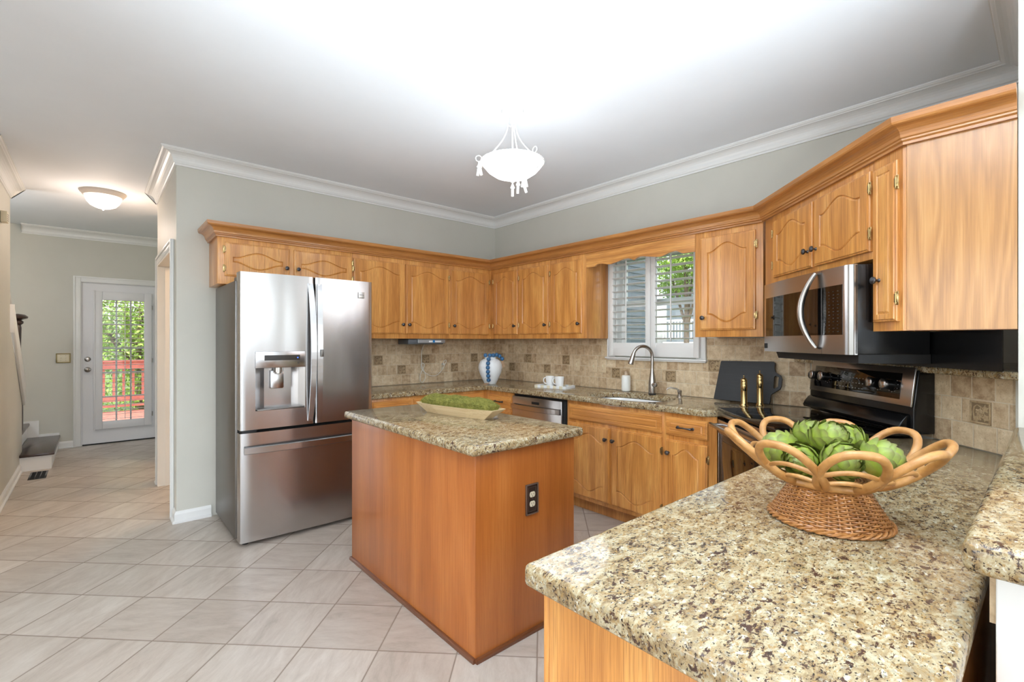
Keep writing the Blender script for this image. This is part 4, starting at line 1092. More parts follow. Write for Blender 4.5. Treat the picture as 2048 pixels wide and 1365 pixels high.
# ================================================================== RANGE
rg = thing('range', 'black and stainless electric range set diagonally in the corner, glass cooktop', 'stove', frame=FD, loc=(.006, 0, 0))
hw = .395
MB().box(-hw, hw, -.62, -.06, .03, .905, .003).build('body', 'black_satin', rg)
MB().box(-hw-.004, hw+.004, -.660, -.105, .9155, .932, .004).build('cooktop', 'black_gloss', rg)
MB().box(-hw, hw, -.655, -.621, .885, .905, .002).build('front_trim', 'steel_flat', rg)
od = MB().box(-hw+.004, hw-.004, -.655, -.6205, .22, .862, .006).build('oven_door', 'black_satin', rg)
MB().box(-hw+.07, hw-.07, -.657, -.655, .34, .74, .004).build('oven_window', 'black_gloss', od)
m = MB(); m.box(-hw+.004, hw-.004, -.659, -.6555, .78, .862, .001); m.box(-hw+.004, -hw+.012, -.658, -.6555, .22, .7795, .001); m.box(hw-.012, hw-.004, -.658, -.6555, .22, .7795, .001); m.build('door_trim', 'steel_flat', od)
m = MB(); m.tube([(-hw+.03, -.712, .835), (hw-.03, -.712, .835)], .013, 14)
for x in (-hw+.045, hw-.045): m.tube([(x, -.712, .835), (x, -.659, .835)], .009, 10)
m.build('handle', 'steel_flat', od)
MB().box(-hw+.004, hw-.004, -.652, -.6205, .035, .205, .005).build('storage_drawer', 'steel_flat', rg)
for x in (-.33, .33):
    for y in (-.57, -.12): MB().cyl((x, y, .0005), .015, .029, 'z', 10).build('foot', 'black_matte', rg)
m = MB()
for (x, y, r_) in ((-.2, -.52, .09), (.2, -.52, .105), (-.2, -.25, .07), (.2, -.25, .07), (-.2, -.52, .06)):
    n = 36; vs = [(x+math.cos(2*PI*k/n)*q_, y+math.sin(2*PI*k/n)*q_, .9323) for q_ in (r_, r_+.003) for k in range(n)]
    m.add(vs, [(k, (k+1) % n, n+(k+1) % n, n+k) for k in range(n)])
m.build('burner_mark', 'burner_ink', rg)
# backguard: tilted console
m = MB(); m.prism([(-.105, .9325), (-.104, .945), (-.104, 1.04), (-.082, 1.215), (-.0735, 1.215), (-.0735, 1.2035), (-.014, 1.2035), (-.014, .9325)], -hw-.004, hw+.020, 'yz', .004); bgd = m.build('backguard', 'black_satin', rg)
m = MB(); m.prism([(-.1055, .945), (-.146, .948), (-.152, .962), (-.140, .985), (-.120, 1.010), (-.1055, 1.018)], -hw, hw, 'yz', .003); m.build('vent_lip', 'black_satin', bgd)
th = math.atan2(.022, .175)     # tilt of the console face
cp = bpy.data.objects.new('control_panel', None)
def tilt(mb): # map local (x, depth, height) on the tilted face
    out = []
    for (x, y, z) in mb.v:
        out.append((x, -.104+.022*(z/.182)+y*math.cos(th), 1.047+z*math.cos(th)-y*0-(-y)*-math.sin(th)*0+(-y)*math.sin(th)))
    mb.v = out; return mb
m = MB(); m.box(-hw+.004, hw+.016, -.010, -.0005, .002, .180, .003); cpn = tilt(m).build('control_panel', 'steel_flat', rg)
m = MB(); m.box(-hw+.045, hw-.055, -.0115, -.0102, .030, .150, .004); tilt(m).build('glass_console', 'black_gloss', cpn)
for x in (-hw+.085, -hw+.180, hw-.20, hw-.105):
    z = .092; m = MB(); m.lathe([(.027, 0), (.027, .003), (.022, .005)], (x, -.0118, z), 22, T=Matrix.Rotation(R(90), 4, 'X')); m.mat('black_satin')
    m = MB().mat('black_satin'); m.lathe([(.029, 0), (.029, .003), (.024, .005), (.022, .034)], (x, -.0118, z), 22, T=Matrix.Rotation(R(90), 4, 'X'))
    m.mat('steel_flat'); m.lathe([(.0225, .0341), (.0245, .036), (.0245, .048), (.022, .050), (0, .0502)], (x, -.0118, z), 22, T=Matrix.Rotation(R(90), 4, 'X'))
    tilt(m).build('knob', None, cpn)
m = MB(); rd = random.Random(5)
for x in (-hw+.085, -hw+.180, hw-.20, hw-.105):
    for k in range(9):
        a = R(-220+k*32.5); m.box(x+.033*math.cos(a)-.0015, x+.033*math.cos(a)+.0015, -.0122, -.0117, .092+.033*math.sin(a)-.0015, .092+.033*math.sin(a)+.0015)
for r_ in range(3):
    for k in range(9): m.box(-.13+k*.026, -.13+k*.026+rd.uniform(.006, .014), -.0122, -.0117, .05+r_*.026, .053+r_*.026)
tilt(m).build('console_markings', 'white_ink', cpn)

# ================================================================== MICROWAVE
mw = thing('microwave', 'stainless over-the-range microwave with a curved handle and black sides', 'microwave', frame=FD, loc=(.143, 0, 0))
a0, a1 = -.381, .397; mz0, mz1 = 1.288, 1.670
MB().box(a0+.004, a1, -.428, -.125, mz0, mz1, .003).build('body', 'black_satin', mw)
MB().prism([(a0+.06, 1.289), (a0+.09, 1.250), (a1-.004, 1.250), (a1-.004, 1.289)], -.41, -.12, 'xz').build('vent_base', 'black_matte', mw)
# bowed front: door + control panel in plan
def mface(x0, x1, z0, z1, y_in, nm, mat, par, off=0.0, cor=0):
    N = 14; vs = []; fs = []
    for i in range(N+1):
        x = x0+(x1-x0)*i/N; t = (x-a0)/(a1-a0)*2-1; y = -.446-.018*(1-t*t)-off
        e = a1-x
        if cor and e < .03: y += (.03-math.sqrt(max(0, .03**2-(.03-e)**2)))
        vs += [(x, y, z0), (x, y, z1), (x, y_in, z1), (x, y_in, z0)]
    for i in range(N):
        for k in range(4): fs.append((i*4+k, i*4+(k+1) % 4, (i+1)*4+(k+1) % 4, (i+1)*4+k))
    fs += [(0, 1, 2, 3), (N*4+3, N*4+2, N*4+1, N*4)]
    return MB().add(vs, fs, True).build(nm, mat, par, ang=30)
xs_ = .215
md = mface(a0, xs_-.001, mz0-.002, mz1, -.4285, 'door', 'steel_flat', mw)
mp_ = mface(xs_+.001, a1, mz0-.002, mz1, -.4285, 'control_panel', 'steel_flat', mw, cor=1)
mface(a0+.025, xs_-.004, 1.372, 1.590, -.448, 'door_window', 'black_gloss', md, off=.0012)
mface(xs_+.004, a1-.045, 1.372, 1.590, -.448, 'keypad', 'black_gloss', mp_, off=.0012)
m = MB(); rd = random.Random(9)
for r_ in range(13):
    for k in range(4):
        x = xs_+.022+k*.028; z = 1.385+r_*.0148; t = (x-a0)/(a1-a0)*2-1; y = -.4475-.018*(1-t*t)
        w_ = rd.uniform(.006, .014); m.box(x, x+w_, y-.0008, y, z, z+.0025)
m.build('keypad_markings', 'dim_ink', mp_)
m = MB(); pts = []
for i in range(25):
    t = i/24; pts.append((xs_-.055+.045*(1-math.sin(PI*t)) - .02, -.470-.045*math.sin(PI*t)**.8, 1.312+t*.348))
m.tube(pts, [.012+.008*math.sin(PI*i/24) for i in range(25)], 14, flat=(1.0, .75)); m.build('handle', 'nickel', md)
m = MB(); x = a0+.018
for z in (1.306, 1.316, 1.326): m.box(x, x+.014, -.4545, -.4475, z, z+.004)
m.box(x, x+.003, -.4548, -.4475, 1.304, 1.332); m.box(x+.011, x+.014, -.4548, -.4475, 1.304, 1.332)
m.build('emblem', 'ink', md)
# black filler between the microwave, ledge and side wall
fl = [dw(.0, -.095), dw(.777, -.095), (-.99, -4.1985), (-1.10, -4.1985), dw(.80, -.155), dw(.0, -.118)]
o = MB().prism([dw(.0, -.085), dw(.0, -.118), dw(.845, -.118), dw(.845-.033, -.085)], 1.2355, 1.384).build('filler_panel', 'black_satin')
tag(o, 'black filler panel behind the microwave, between granite ledge and right-hand cabinet', 'panel')

# ================================================================== CEILING LIGHTS
px, py = -1.58, -2.10
pl = thing('pendant_light', 'white semi-flush pendant with a glass bowl, rope-like arms and tassels', 'lamp', (px, py, H))
MB().lathe([(.065, -.0005), (.068, -.008), (.064, -.016), (.030, -.022), (0, -.022)][::-1], n=32).build('canopy', 'lamp_white', pl)
m = MB(); m.cyl((0, 0, -.075), .017, .054, 'z', 20); m.tube([(0, 0, -.07), (0, 0, -.42)], .0055, 10); m.build('stem', 'lamp_white', pl)
rim = -.315; RB = .185
m = MB(); m.lathe([(RB, rim), (RB*.96, rim-.022), (RB*.82, rim-.052), (RB*.60, rim-.080), (RB*.32, rim-.098), (0, rim-.104)][::-1], n=48); bo = m.build('glass_bowl', 'lampglass', pl)
MB().lathe([(RB-.004, rim+.0005), (RB*.96-.004, rim-.018), (RB*.82-.004, rim-.047), (RB*.60, rim-.074), (RB*.32, rim-.092), (0, rim-.097)][::-1], n=48).build('glow_baffle', 'lamp_white', pl)  # unseen shell added to keep the bowl's glow off the ceiling
pts = [((RB+.004)*math.cos(2*PI*i/64), (RB+.004)*math.sin(2*PI*i/64), rim) for i in range(64)]
m = MB(); m.tube(pts, [.006+.0018*math.sin(i*PI/1.0+0) for i in range(64)], 8, closed=True)
for st in (0, 1): m.tube([((RB+.006+.0035*math.cos(i*.9+st*PI))*math.cos(2*PI*i/192), (RB+.006+.0035*math.cos(i*.9+st*PI))*math.sin(2*PI*i/192), rim+.0035*math.sin(i*.9+st*PI)) for i in range(192)], .0035, 5, closed=True)
m.build('rim_ring', 'lamp_white', pl)
def tassel(par, p, tiltv=(0, 0)):
    m = MB(); z = 0
    m.lathe([(0, -.086), (.0085, -.086), (.0085, -.044), (.007, -.042), (.013, -.038), (.0135, -.030), (.009, -.026), (.009, -.020), (.005, -.012), (.003, 0)], n=14)
    o = m.build('tassel', 'lamp_white', par, p, (tiltv[0], tiltv[1], 0)); return o
for k in range(3):
    a = R(60+120*k)+R(-41.3+8)
    ca, sa = math.cos(a), math.sin(a); m = MB(); pts = []
    for i in range(17):
        t = i/16; r_ = .028+(RB-.028)*(t**1.7); z = -.085+(rim+.085)*(t**.95) ; pts.append((ca*r_, sa*r_, z))
    m.tube(pts, .0038, 8); m.tube([(ca*.0, sa*.0, -.085), (ca*.014, sa*.014, -.098), (ca*.030, sa*.030, -.092), (ca*.034, sa*.034, -.080)], .003, 6)
    lp = [(ca*(RB+.022+.018*math.cos(q_*PI/8)), sa*(RB+.022+.018*math.cos(q_*PI/8)), rim+.012+.018*math.sin(q_*PI/8)) for q_ in range(16)]
    m.tube(lp, .003, 6, closed=True); arm = m.build('arm', 'lamp_white', pl)
    tassel(arm, (ca*(RB+.016), sa*(RB+.016), rim-.006), (R(8), R(5))); tassel(arm, (ca*(RB+.022), sa*(RB+.022), rim-.006), (R(-10), R(-6)))
m = MB(); m.lathe([(.004, -.128), (.010, -.122), (.024, -.110), (.026, -.100), (.020, -.098)], (0, 0, rim), 24); fi = m.build('finial', 'lamp_white', pl)
tassel(fi, (0, 0, rim-.122)); tassel(fi, (.030, -.020, rim-.10), (R(20), R(-14))); tassel(fi, (.045, -.035, rim-.10), (R(-4), R(-22)))
point('pendant_bulb', (px+.03, py, H+rim+.01), 2.0, .08, (.86, .93, 1)); point('pendant_fill', (px, py, 1.84), 8.5, .30, (.86, .93, 1))  # second point lamp is added below the bowl to brighten ceiling and cabinets
hl = thing('flush_ceiling_light', 'small round flush ceiling light with warm glass in the hallway', 'lamp', (-3.43, 1.65, H))
MB().lathe([(.172, -.0005), (.172, -.010), (.164, -.020), (.154, -.032), (.147, -.042), (.12, -.042)], n=40).build('metal_ring', 'ring_greige', hl)
MB().lathe([(.142, -.030), (.136, -.060), (.122, -.095), (.095, -.128), (.055, -.148), (.02, -.155), (0, -.156)], n=40).build('glass_shade', 'lampglass_warm', hl)
MB().lathe([(0, -.172), (.006, -.170), (.009, -.163), (.012, -.156), (0, -.153)], n=14).build('finial', 'lamp_white', hl)
point('hall_bulb', (-3.43, 1.65, H-.32), 8, .14, (1, .82, .70))
point('closet_bulb', (-2.2, 1.0, 2.3), 26, .1, (1, .70, .46))
# ================================================================== STAIR
st = thing('staircase', 'short stair with dark wooden treads and white risers left of the hall door', 'stairs', (-3.83, 2.70, 0))
for k in range(5):
    x1 = -.27*k; z = .175*(k+1)
    yy0 = 0.0 if k == 0 else .275
    xr = -.2385 if k == 0 else x1-.27
    m = MB()
    if k == 0: m.box(-.27, -.2385, .2625, 1.205, .0005, z-.028)
    m.box(xr, x1-.001, yy0, 1.205, .0005 if k == 0 else z-.175, z-.028); m.build('riser', 'trim', st)
    xt0 = x1-.268 if k else max(x1-.268, -.235) ; m = MB()
    if k == 0: m.prism([(x1+.022, -.022), (x1+.022, 1.19), (x1-.268, 1.19), (x1-.268, .275), (-.2385, .275), (-.238, -.022)], z-.0275, z, 'xy', .006)
    else: m.box(x1-.268, x1+.022, .278, 1.19, z-.0275, z, .006)
    m.build('tread', 'oak_dark', st)
m = MB(); m.prism([(-3.82, 0.0008), (-3.82, .20), (-4.0, .20), (-4.0, .37), (-4.30, .37), (-4.30, .56), (-4.6, .56), (-4.6, 0.0008)], 3.906, 3.9195, 'xz')
struct('trim_6', m, 'trim')
# sloped cap board along the stair side wall
pts = [(1.99, 1.50), (1.99, 1.66), (2.05, 1.66), (3.02, .90), (3.02, .70), (2.965, .66)]
m = MB(); m.prism(pts, -4.068, -4.045, 'yz', .004); m.box(-4.215, -4.04, 1.985, 2.0, 1.42, 1.68, .003)
m.prism([(2.0, 1.425), (2.0, 1.455), (2.99, .72), (2.99, .685)], -4.215, -4.069, 'yz')
struct('trim_7', m, 'trim')
nw = thing('newel_post', 'dark turned newel post with a round cap behind the sloped white stair board', 'post', (-4.125, 3.25, .351))
m = MB(); m.box(-.04, .04, -.04, .04, .0, .5, .004); m.lathe([(.038, .5), (.030, .54), (.034, .62), (.024, .9), (.030, 1.14), (.024, 1.17), (.045, 1.19), (.045, 1.21), (.028, 1.225)], n=20); m.build('post', 'oak_dark', nw)
MB().lathe([(.03, 1.226), (.078, 1.245), (.082, 1.262), (.058, 1.285), (0, 1.295)], n=24).build('cap', 'oak_dark', nw)
hr = thing('stair_handrail', 'slim white handrail with dark spindles sloping down behind the left wall edge', 'handrail', (-4.14, 2.04, 1.6))
MB().tube([(.0, 0, .62), (.0, .35, .37), (.0, .72, .12), (0, 1.10, -.14)], .017, 10).build('rail', 'trim', hr)
for k in range(5):
    y = .10+k*.12; MB().box(-.009, .009, y-.009, y+.009, -.16-y*.72, .60-y*.69).build('spindle', 'black_satin', hr)
m = MB(); m.box(-.065, .065, -.18, .18, .0005, .004, .001)
vt = thing('floor_vent', 'black metal floor register in the tiles beside the stair', 'vent', (-3.914, 2.43, 0)); m.build('vent_frame', 'black_satin', vt)
m = MB()
for i in range(16):
    for j in (-1, 0, 1): m.box(j*.036-.014, j*.036+.014, -.16+i*.0205, -.16+i*.0205+.009, .004, .0065)
m.build('vent_slats', 'black_matte', vt)
ch = thing('door_chime', 'small white chime box high on the left wall at the picture edge', 'chime', (-4.0695, 1.42, 2.36))
MB().box(.0005, .04, -.045, .045, -.04, .05, .004).build('housing', 'ivory', ch)
m = MB()
for k in range(4): m.box(.0402, .0412, -.03, .03, -.025+k*.016, -.019+k*.016)
m.build('grille_slots', 'dark_plate', ch)

# ================================================================== THINGS ON THE COUNTERS
CZ = .9145
# faucet
fc = thing('kitchen_faucet', 'brushed nickel gooseneck pull-down faucet behind the sink', 'faucet', (-.130, -2.150, CZ))
fc.scale = (.96, .96, .96)
m = MB(); m.lathe([(.030, .010), (.031, .03), (.030, .10), (.024, .15), (.017, .19), (.0135, .22)], n=28); m.build('base', 'nickel', fc)
MB().lathe([(.031, 0), (.031, .012), (.029, .013)], n=28).build('base_ring', 'black_matte', fc)
dx, dy = -.86, .5      # spout heads out over the bowl
dd = Vector((dx, dy, 0)).normalized(); m = MB(); pts = []
for i in range(6): pts.append(Vector((0, 0, .21+i*.022)))
for i in range(1, 17):
    a = PI*.93*i/16; pts.append(dd*(.085*(1-math.cos(a)))+Vector((0, 0, .32+.085*math.sin(a))))
m.tube(pts, [.0135]*len(pts), 14); m.build('spout', 'nickel', fc)
e = pts[-1]; q = (pts[-1]-pts[-2]).normalized(); m = MB(); m.tube([e-q*.005, e+q*.03, e+q*.06, e+q*.085, e+q*.088], [.0165, .018, .021, .024, .020], 18); m.build('spray_head', 'nickel', fc)
m = MB(); hs = Vector((-.62, -.78, 0)).normalized(); m.tube([hs*.02+Vector((0, 0, .085)), hs*.05+Vector((0, 0, .086)), hs*.075+Vector((0, 0, .090)), hs*.09+Vector((0, 0, .096))], [.016, .018, .019, .006], 14); m.build('lever', 'nickel', fc)
sd_ = thing('soap_dispenser', 'small brushed nickel soap pump in the granite right of the faucet', 'soap dispenser', (-.125, -2.385, CZ))
MB().lathe([(.022, 0), (.022, .006), (.014, .012), (.014, .034), (.017, .038), (.017, .052), (.010, .056), (0, .057)], n=20).build('base', 'nickel', sd_)
m = MB(); m.tube([(0, 0, .050), (-.02, .022, .066), (-.045, .05, .072), (-.062, .068, .064), (-.066, .072, .052)], [.006, .006, .006, .005, .0045], 10); m.build('spout', 'nickel', sd_)
sb = thing('soap_bottle', 'white soap bottle with a beige cap left of the faucet', 'bottle', (-.075, -1.860, CZ))
sb.scale = (1, 1, 1.14)
MB().lathe([(.030, 0), (.037, .005), (.038, .02), (.038, .105), (.034, .118), (.018, .122), (0, .122)], n=28).build('bottle', 'soap', sb)
MB().lathe([(.015, .1215), (.015, .140), (.010, .143), (.010, .150), (0, .151)], n=20).build('cap', 'white_cap', sb)
# black board and mills
cb_ = thing('cutting_board', 'large black cutting board with a side handle leaning on the tile', 'cutting board', (-.11, -2.645, CZ+.001), R(-90))
pts = [(0, .004), (.004, 0), (.335, 0), (.338, .02), (.340, .065), (.385, .105), (.392, .125), (.392, .175), (.385, .195), (.352, .22), (.345, .245), (.345, .282), (.338, .29), (.025, .285), (.020, .28)]
hole = [(.354, .105), (.374, .120), (.374, .185), (.354, .195), (.348, .185), (.348, .115)]
bm = bmesh.new(); loops = []
for y in (0, -.016):
    ro = [bm.verts.new((a, y, b)) for a, b in pts]; rh = [bm.verts.new((a, y, b)) for a, b in hole]
    es = [bm.edges.new((r[i], r[(i+1) % len(r)])) for r in (ro, rh) for i in range(len(r))]
    bmesh.ops.triangle_fill(bm, use_beauty=True, edges=es); loops.append((ro, rh))
for a, b in zip(*loops):
    for i in range(len(a)): bm.faces.new((a[i], a[(i+1) % len(a)], b[(i+1) % len(a)], b[i]))
bmesh.ops.recalc_face_normals(bm, faces=bm.faces)
bd = MB().frombm(bm, False).build('board', 'black_wood', cb_); bd.rotation_euler = (R(-14), 0, 0); bd.location = (0, .012, .0045); bd.scale = (1.13, 1, 1)
def mill(loc, h, lab):
    t = thing('pepper_mill', lab, 'pepper mill', loc)
    MB().lathe([(.0, 0), (.026, 0), (.027, .006), (.022, .014), (.020, .022), (.0195, h*.5), (.0195, h*.5+.002), (.0205, h*.5+.004), (.0205, h*.72), (.0195, h*.72+.003), (.0195, h*.8)], n=26).build('body', 'brass', t)
    MB().lathe([(.0195, h*.8), (.0198, h*.81), (.0198, h*.86), (.013, h*.90), (.005, h*.91), (.003, h*.92), (.003, h*.955), (.0055, h*.97), (.005, h*.985), (0, h)], n=26).build('crown_cap', 'brass', t)
mill((-.285, -2.932, CZ), .205, 'shorter brass pepper mill in front of the black board'); mill((-.172, -2.988, CZ), .235, 'taller brass pepper mill in front of the black board')
# tray and mugs
tr = thing('serving_tray', 'small white slatted tray under two mugs on the window-wall counter', 'tray', (-.31, -1.245, CZ), R(-90+12))
m = MB(); m.box(-.16, .16, -.08, .08, .003, .012, .002)
for k in range(10):
    x = -.148+k*.0329; m.mat('ceramic' if k % 2 else 'stone_plate').box(x-.0155, x+.0155, -.088, -.080, 0, .024, .001).box(x-.0155, x+.0155, .080, .088, 0, .024, .001)
m = MB().mat('ceramic').box(-.16, .16, -.08, .08, .002, .012, .002)
for k in range(10):
    x = -.148+k*.0329; mt_ = 'paper' if k % 2 else 'ivory'; m.mat(mt_).box(x-.0162, x+.0162, -.088, -.0802, 0, .026, .001).box(x-.0162, x+.0162, .0802, .088, 0, .026, .001)
m.mat('paper').box(-.165, -.1602, -.088, .088, 0, .026, .001).box(.1602, .165, -.088, .088, 0, .026, .001)
m.build('slatted_frame', None, tr)
def mug(loc, rz, lab):
    t = thing('mug', lab, 'mug', loc, rz)
    MB().lathe([(0, 0), (.026, 0), (.029, .004), (.033, .03), (.0375, .075), (.039, .092), (.0385, .0935), (.0365, .0925), (.035, .075), (.031, .03), (.027, .008), (0, .006)], n=32).build('cup', 'ceramic', t)
    MB().tube([(.034, 0, .078), (.046, 0, .080), (.056, 0, .070), (.058, 0, .052), (.050, 0, .034), (.038, 0, .026), (.031, 0, .026)], .0045, 8).build('handle', 'ceramic', t)
    t.scale = (1.1, 1.1, 1.0); return t
mug((-.33, -1.205, CZ+.0125), R(150), 'white mug on the slatted tray, left of the two'); mug((-.31, -1.305, CZ+.0125), R(150), 'white mug on the slatted tray, right of the two')
# vase with blue bead garland
vs_ = thing('vase', 'rounded white vase in the counter corner, hung with blue beads', 'vase', (-.52, -.56, CZ))
VR = [(0, 0), (.050, 0), (.058, .006), (.085, .06), (.110, .12), (.118, .165), (.114, .20), (.098, .232), (.072, .250), (.056, .254), (.054, .262), (.060, .270), (.056, .272), (.046, .266), (.046, .252), (.07, .235), (.10, .19), (.105, .15), (.06, .03), (0, .02)]
MB().lathe([(a, b) for a, b in VR], n=44).build('vessel', 'vase', vs_)
gd = thing('bead_garland', 'string of blue wooden beads with jute tassels draped over the white vase', 'garland', (-.52, -.56, CZ))
# towards the camera direction from the vase
cv = Vector((-3.5+.52, -4.28+.56, 0)).normalized(); sv = Vector((-cv.y, cv.x, 0))
br = .0205
def rad(z):
    for (r0, a), (r1, b) in zip(VR[1:12], VR[2:12]):
        if a <= z <= b and b > a: return r0+(r1-r0)*(z-a)/(b-a)
    return .05
def vdir(off): return (cv*math.cos(off)+sv*math.sin(off))
path = []
for i in range(5):
    z = .048+i*.0415; d_ = vdir(R(-10)); path.append(d_*(rad(z)+br+.001)+Vector((0, 0, z)))
path += [vdir(R(-10))*.098+Vector((0, 0, .252)), vdir(R(-4))*.066+Vector((0, 0, .288)), vdir(R(40))*.052+Vector((0, 0, .289)) if False else vdir(R(-70))*.060+Vector((0, 0, .288)), vdir(R(60))*.060+Vector((0, 0, .288)), Vector((0, 0, 0))]
path = path[:7]
ring_ = [vdir(R(-48))*.064+Vector((0, 0, .289)), vdir(R(28))*.062+Vector((0, 0, .289)), vdir(R(68))*.068+Vector((0, 0, .293)), vdir(R(95))*.092+Vector((0, 0, .280)), vdir(R(98))*.120+Vector((0, 0, .252))]
allb = path+ring_
B0 = MB().sphere((0, 0, 0), br, 18).build('bead', 'bead', gd, allb[0])
for p in allb[1:]:
    c = B0.copy(); COL.objects.link(c); c.location = p
m = MB(); m.tube(allb[:7], .0022, 6); m.tube([allb[7], allb[6], allb[8], allb[9], allb[10], allb[11]], .0022, 6); m.build('string', 'jute', gd)
def jute_tassel(p, d_, L):
    m = MB(); rd = random.Random(2)
    for i in range(26):
        o_ = Vector((rd.gauss(0, .007), rd.gauss(0, .007), rd.gauss(0, .004))); m.tube([p+o_*.2, p+d_*L*.5+o_*.8, p+d_*L*rd.uniform(.85, 1.05)+o_*1.4], .0012, 4)
    m.tube([p-d_*.002, p+d_*.012], .005, 8); m.build('tassel', 'jute', gd)
jute_tassel(allb[11]+Vector((0, 0, -.012)), (vdir(R(98))*.2+Vector((0, 0, -1))).normalized(), .075)
p = allb[0]+Vector((0, 0, -.018)); m = None
jute_tassel(vdir(R(-12))*.085+Vector((0, 0, .012)), (vdir(R(-40))*.8+Vector((0, 0, -.04))).normalized(), .065)

# under-cabinet player and its cord
uc = thing('under_cabinet_player', 'slim grey media player with a white cord, hanging beneath the fridge-wall cabinets', 'player', (-1.10, -.215, 1.366))
MB().box(-.19, .195, -.085, .12, -.052, -.0005, .006).build('housing', 'plastic_grey', uc)
m = MB().mat('silver_plastic').box(-.10, .205, -.105, -.0855, -.042, -.010, .004); m.box(-.10, .205, -.10, -.0855, -.009, -.002, .002); fp = m.build('front_panel', None, uc)
MB().box(.02, .155, -.1062, -.1051, -.032, -.018).build('label', 'paper', fp); MB().box(.06, .085, -.1068, -.1063, -.036, -.012).build('label_mark', 'label_blue', fp)
MB().cyl((-.085, -.106, -.026), .009, .004, 'y', 16).build('button', 'silver_plastic', fp)
m = MB(); cx_, cy_ = -.99, -.035
P = [(-1.0, -.10, 1.313), (-1.0, -.05, 1.25), (-.995, cy_, 1.16), (-.99, cy_, 1.09), (-.965, cy_, 1.04), (-.955, cy_-.01, .99), (-.975, cy_-.02, .945), (-1.0, cy_-.02, .925), (-1.02, cy_-.02, .945), (-1.015, cy_-.01, 1.0), (-.985, cy_, 1.05), (-.965, cy_, 1.085), (-.965, cy_, 1.11), (-.985, cy_, 1.12), (-1.0, cy_, 1.10), (-.99, cy_, 1.06), (-.95, cy_, 1.02), (-.90, cy_-.01, .99), (-.84, cy_-.01, .985), (-.78, cy_, 1.01), (-.73, cy_, 1.07), (-.70, cy_, 1.12), (-.705, cy_-.005, 1.145), (-.733, cy_-.008, 1.13), (-.733, cy_, 1.102)]
def smooth(P, k=5):
    out = []; P = [Vector(p) for p in P]; N = len(P)
    for i in range(N-1):
        a = P[max(i-1, 0)]; b = P[i]; c = P[i+1]; d = P[min(i+2, N-1)]
        for j in range(k):
            t = j/k; out.append(.5*((2*b)+(-a+c)*t+(2*a-5*b+4*c-d)*t*t+(-a+3*b-3*c+d)*t**3))
    out.append(P[-1]); return out
m = MB(); m.tube(smooth(P), .0036, 6); co = m.build('power_cord', 'cord', uc, (1.10, .215, -1.366)); co['label'] = 'thin white power cord looping down the tile'; MB().box(-.012, .012, -.012, .0145, -.010, .012, .003).build('plug', 'cord', co, (-.733, -.035, 1.10))

# moss bowl on the island
mbw = thing('dough_bowl', 'long pale wooden trough bowl on the island', 'bowl', (-1.90, -1.985, CZ), R(100))
def trough(Lb, Wb, z, N=10):
    # hexagon-like long outline with straight slanted ends
    return [(-Lb, -Wb*.62, z), (-Lb*.45, -Wb, z), (Lb*.45, -Wb, z), (Lb, -Wb*.62, z), (Lb, Wb*.62, z), (Lb*.45, Wb, z), (-Lb*.45, Wb, z), (-Lb, Wb*.62, z)]
lv_ = [trough(.235, .055, 0), trough(.315, .088, .056), trough(.305, .080, .056), trough(.228, .048, .010)]
vs = [p for l in lv_ for p in l]; fs = [tuple(range(8))[::-1], tuple(range(24, 32))]
for j in range(3):
    for k in range(8): fs.append((j*8+k, j*8+(k+1) % 8, (j+1)*8+(k+1) % 8, (j+1)*8+k))
MB().add(vs, fs).build('trough', 'pale_wood', mbw)
ms = thing('moss_mound', 'mound of dried green moss filling the long wooden bowl', 'moss', (-1.90, -1.985, CZ+.02), R(100))
def mw2(x): return .077 if abs(x) < .14 else .077-(abs(x)-.14)*.17
def mh(x, y):
    a = x/.285; b = y/mw2(x); r_ = max(0, 1-abs(a)**7)*max(0, 1-b*b)
    return r_**.42*(.056+.003*math.sin(x*34+1)+.0015*math.sin(x*71+y*60))
m = MB(); NX, NY = 60, 16; vs = []; fs = []
for i in range(NX+1):
    for j in range(NY+1):
        x = -.285+.57*i/NX; y = (-1+2*j/NY)*mw2(x); ins = 0 < i < NX and 0 < j < NY
        vs.append((x, y, .030+mh(x, y)) if ins else (x*.90, y*.70, .004))
for i in range(NX):
    for j in range(NY): fs.append((i*(NY+1)+j, (i+1)*(NY+1)+j, (i+1)*(NY+1)+j+1, i*(NY+1)+j+1))
m.add(vs, fs, True)
m.build('moss_body', 'moss', ms)
rd = random.Random(3); m = MB()
for i in range(14000):
    x = rd.uniform(-.280, .280); y = rd.uniform(-.97, .97)*mw2(x); z = .030+mh(x, y)
    n_ = Vector((rd.gauss(0, .7), rd.gauss(0, .7)+y*9, rd.uniform(.1, .8))).normalized(); L = rd.uniform(.005, .012)
    t_ = n_.cross(Vector((rd.gauss(0, 1), rd.gauss(0, 1), rd.gauss(0, 1)))).normalized(); p = Vector((x, y, z-.001))
    m.mat('moss' if rd.random() < .5 else 'moss_b'); m.add([p-t_*.0011, p+t_*.0011, p+n_*L+t_*.0008*rd.uniform(-2, 2)], [(0, 1, 2)])
o = m.build('moss_tufts', None, ms); o['kind'] = 'stuff'

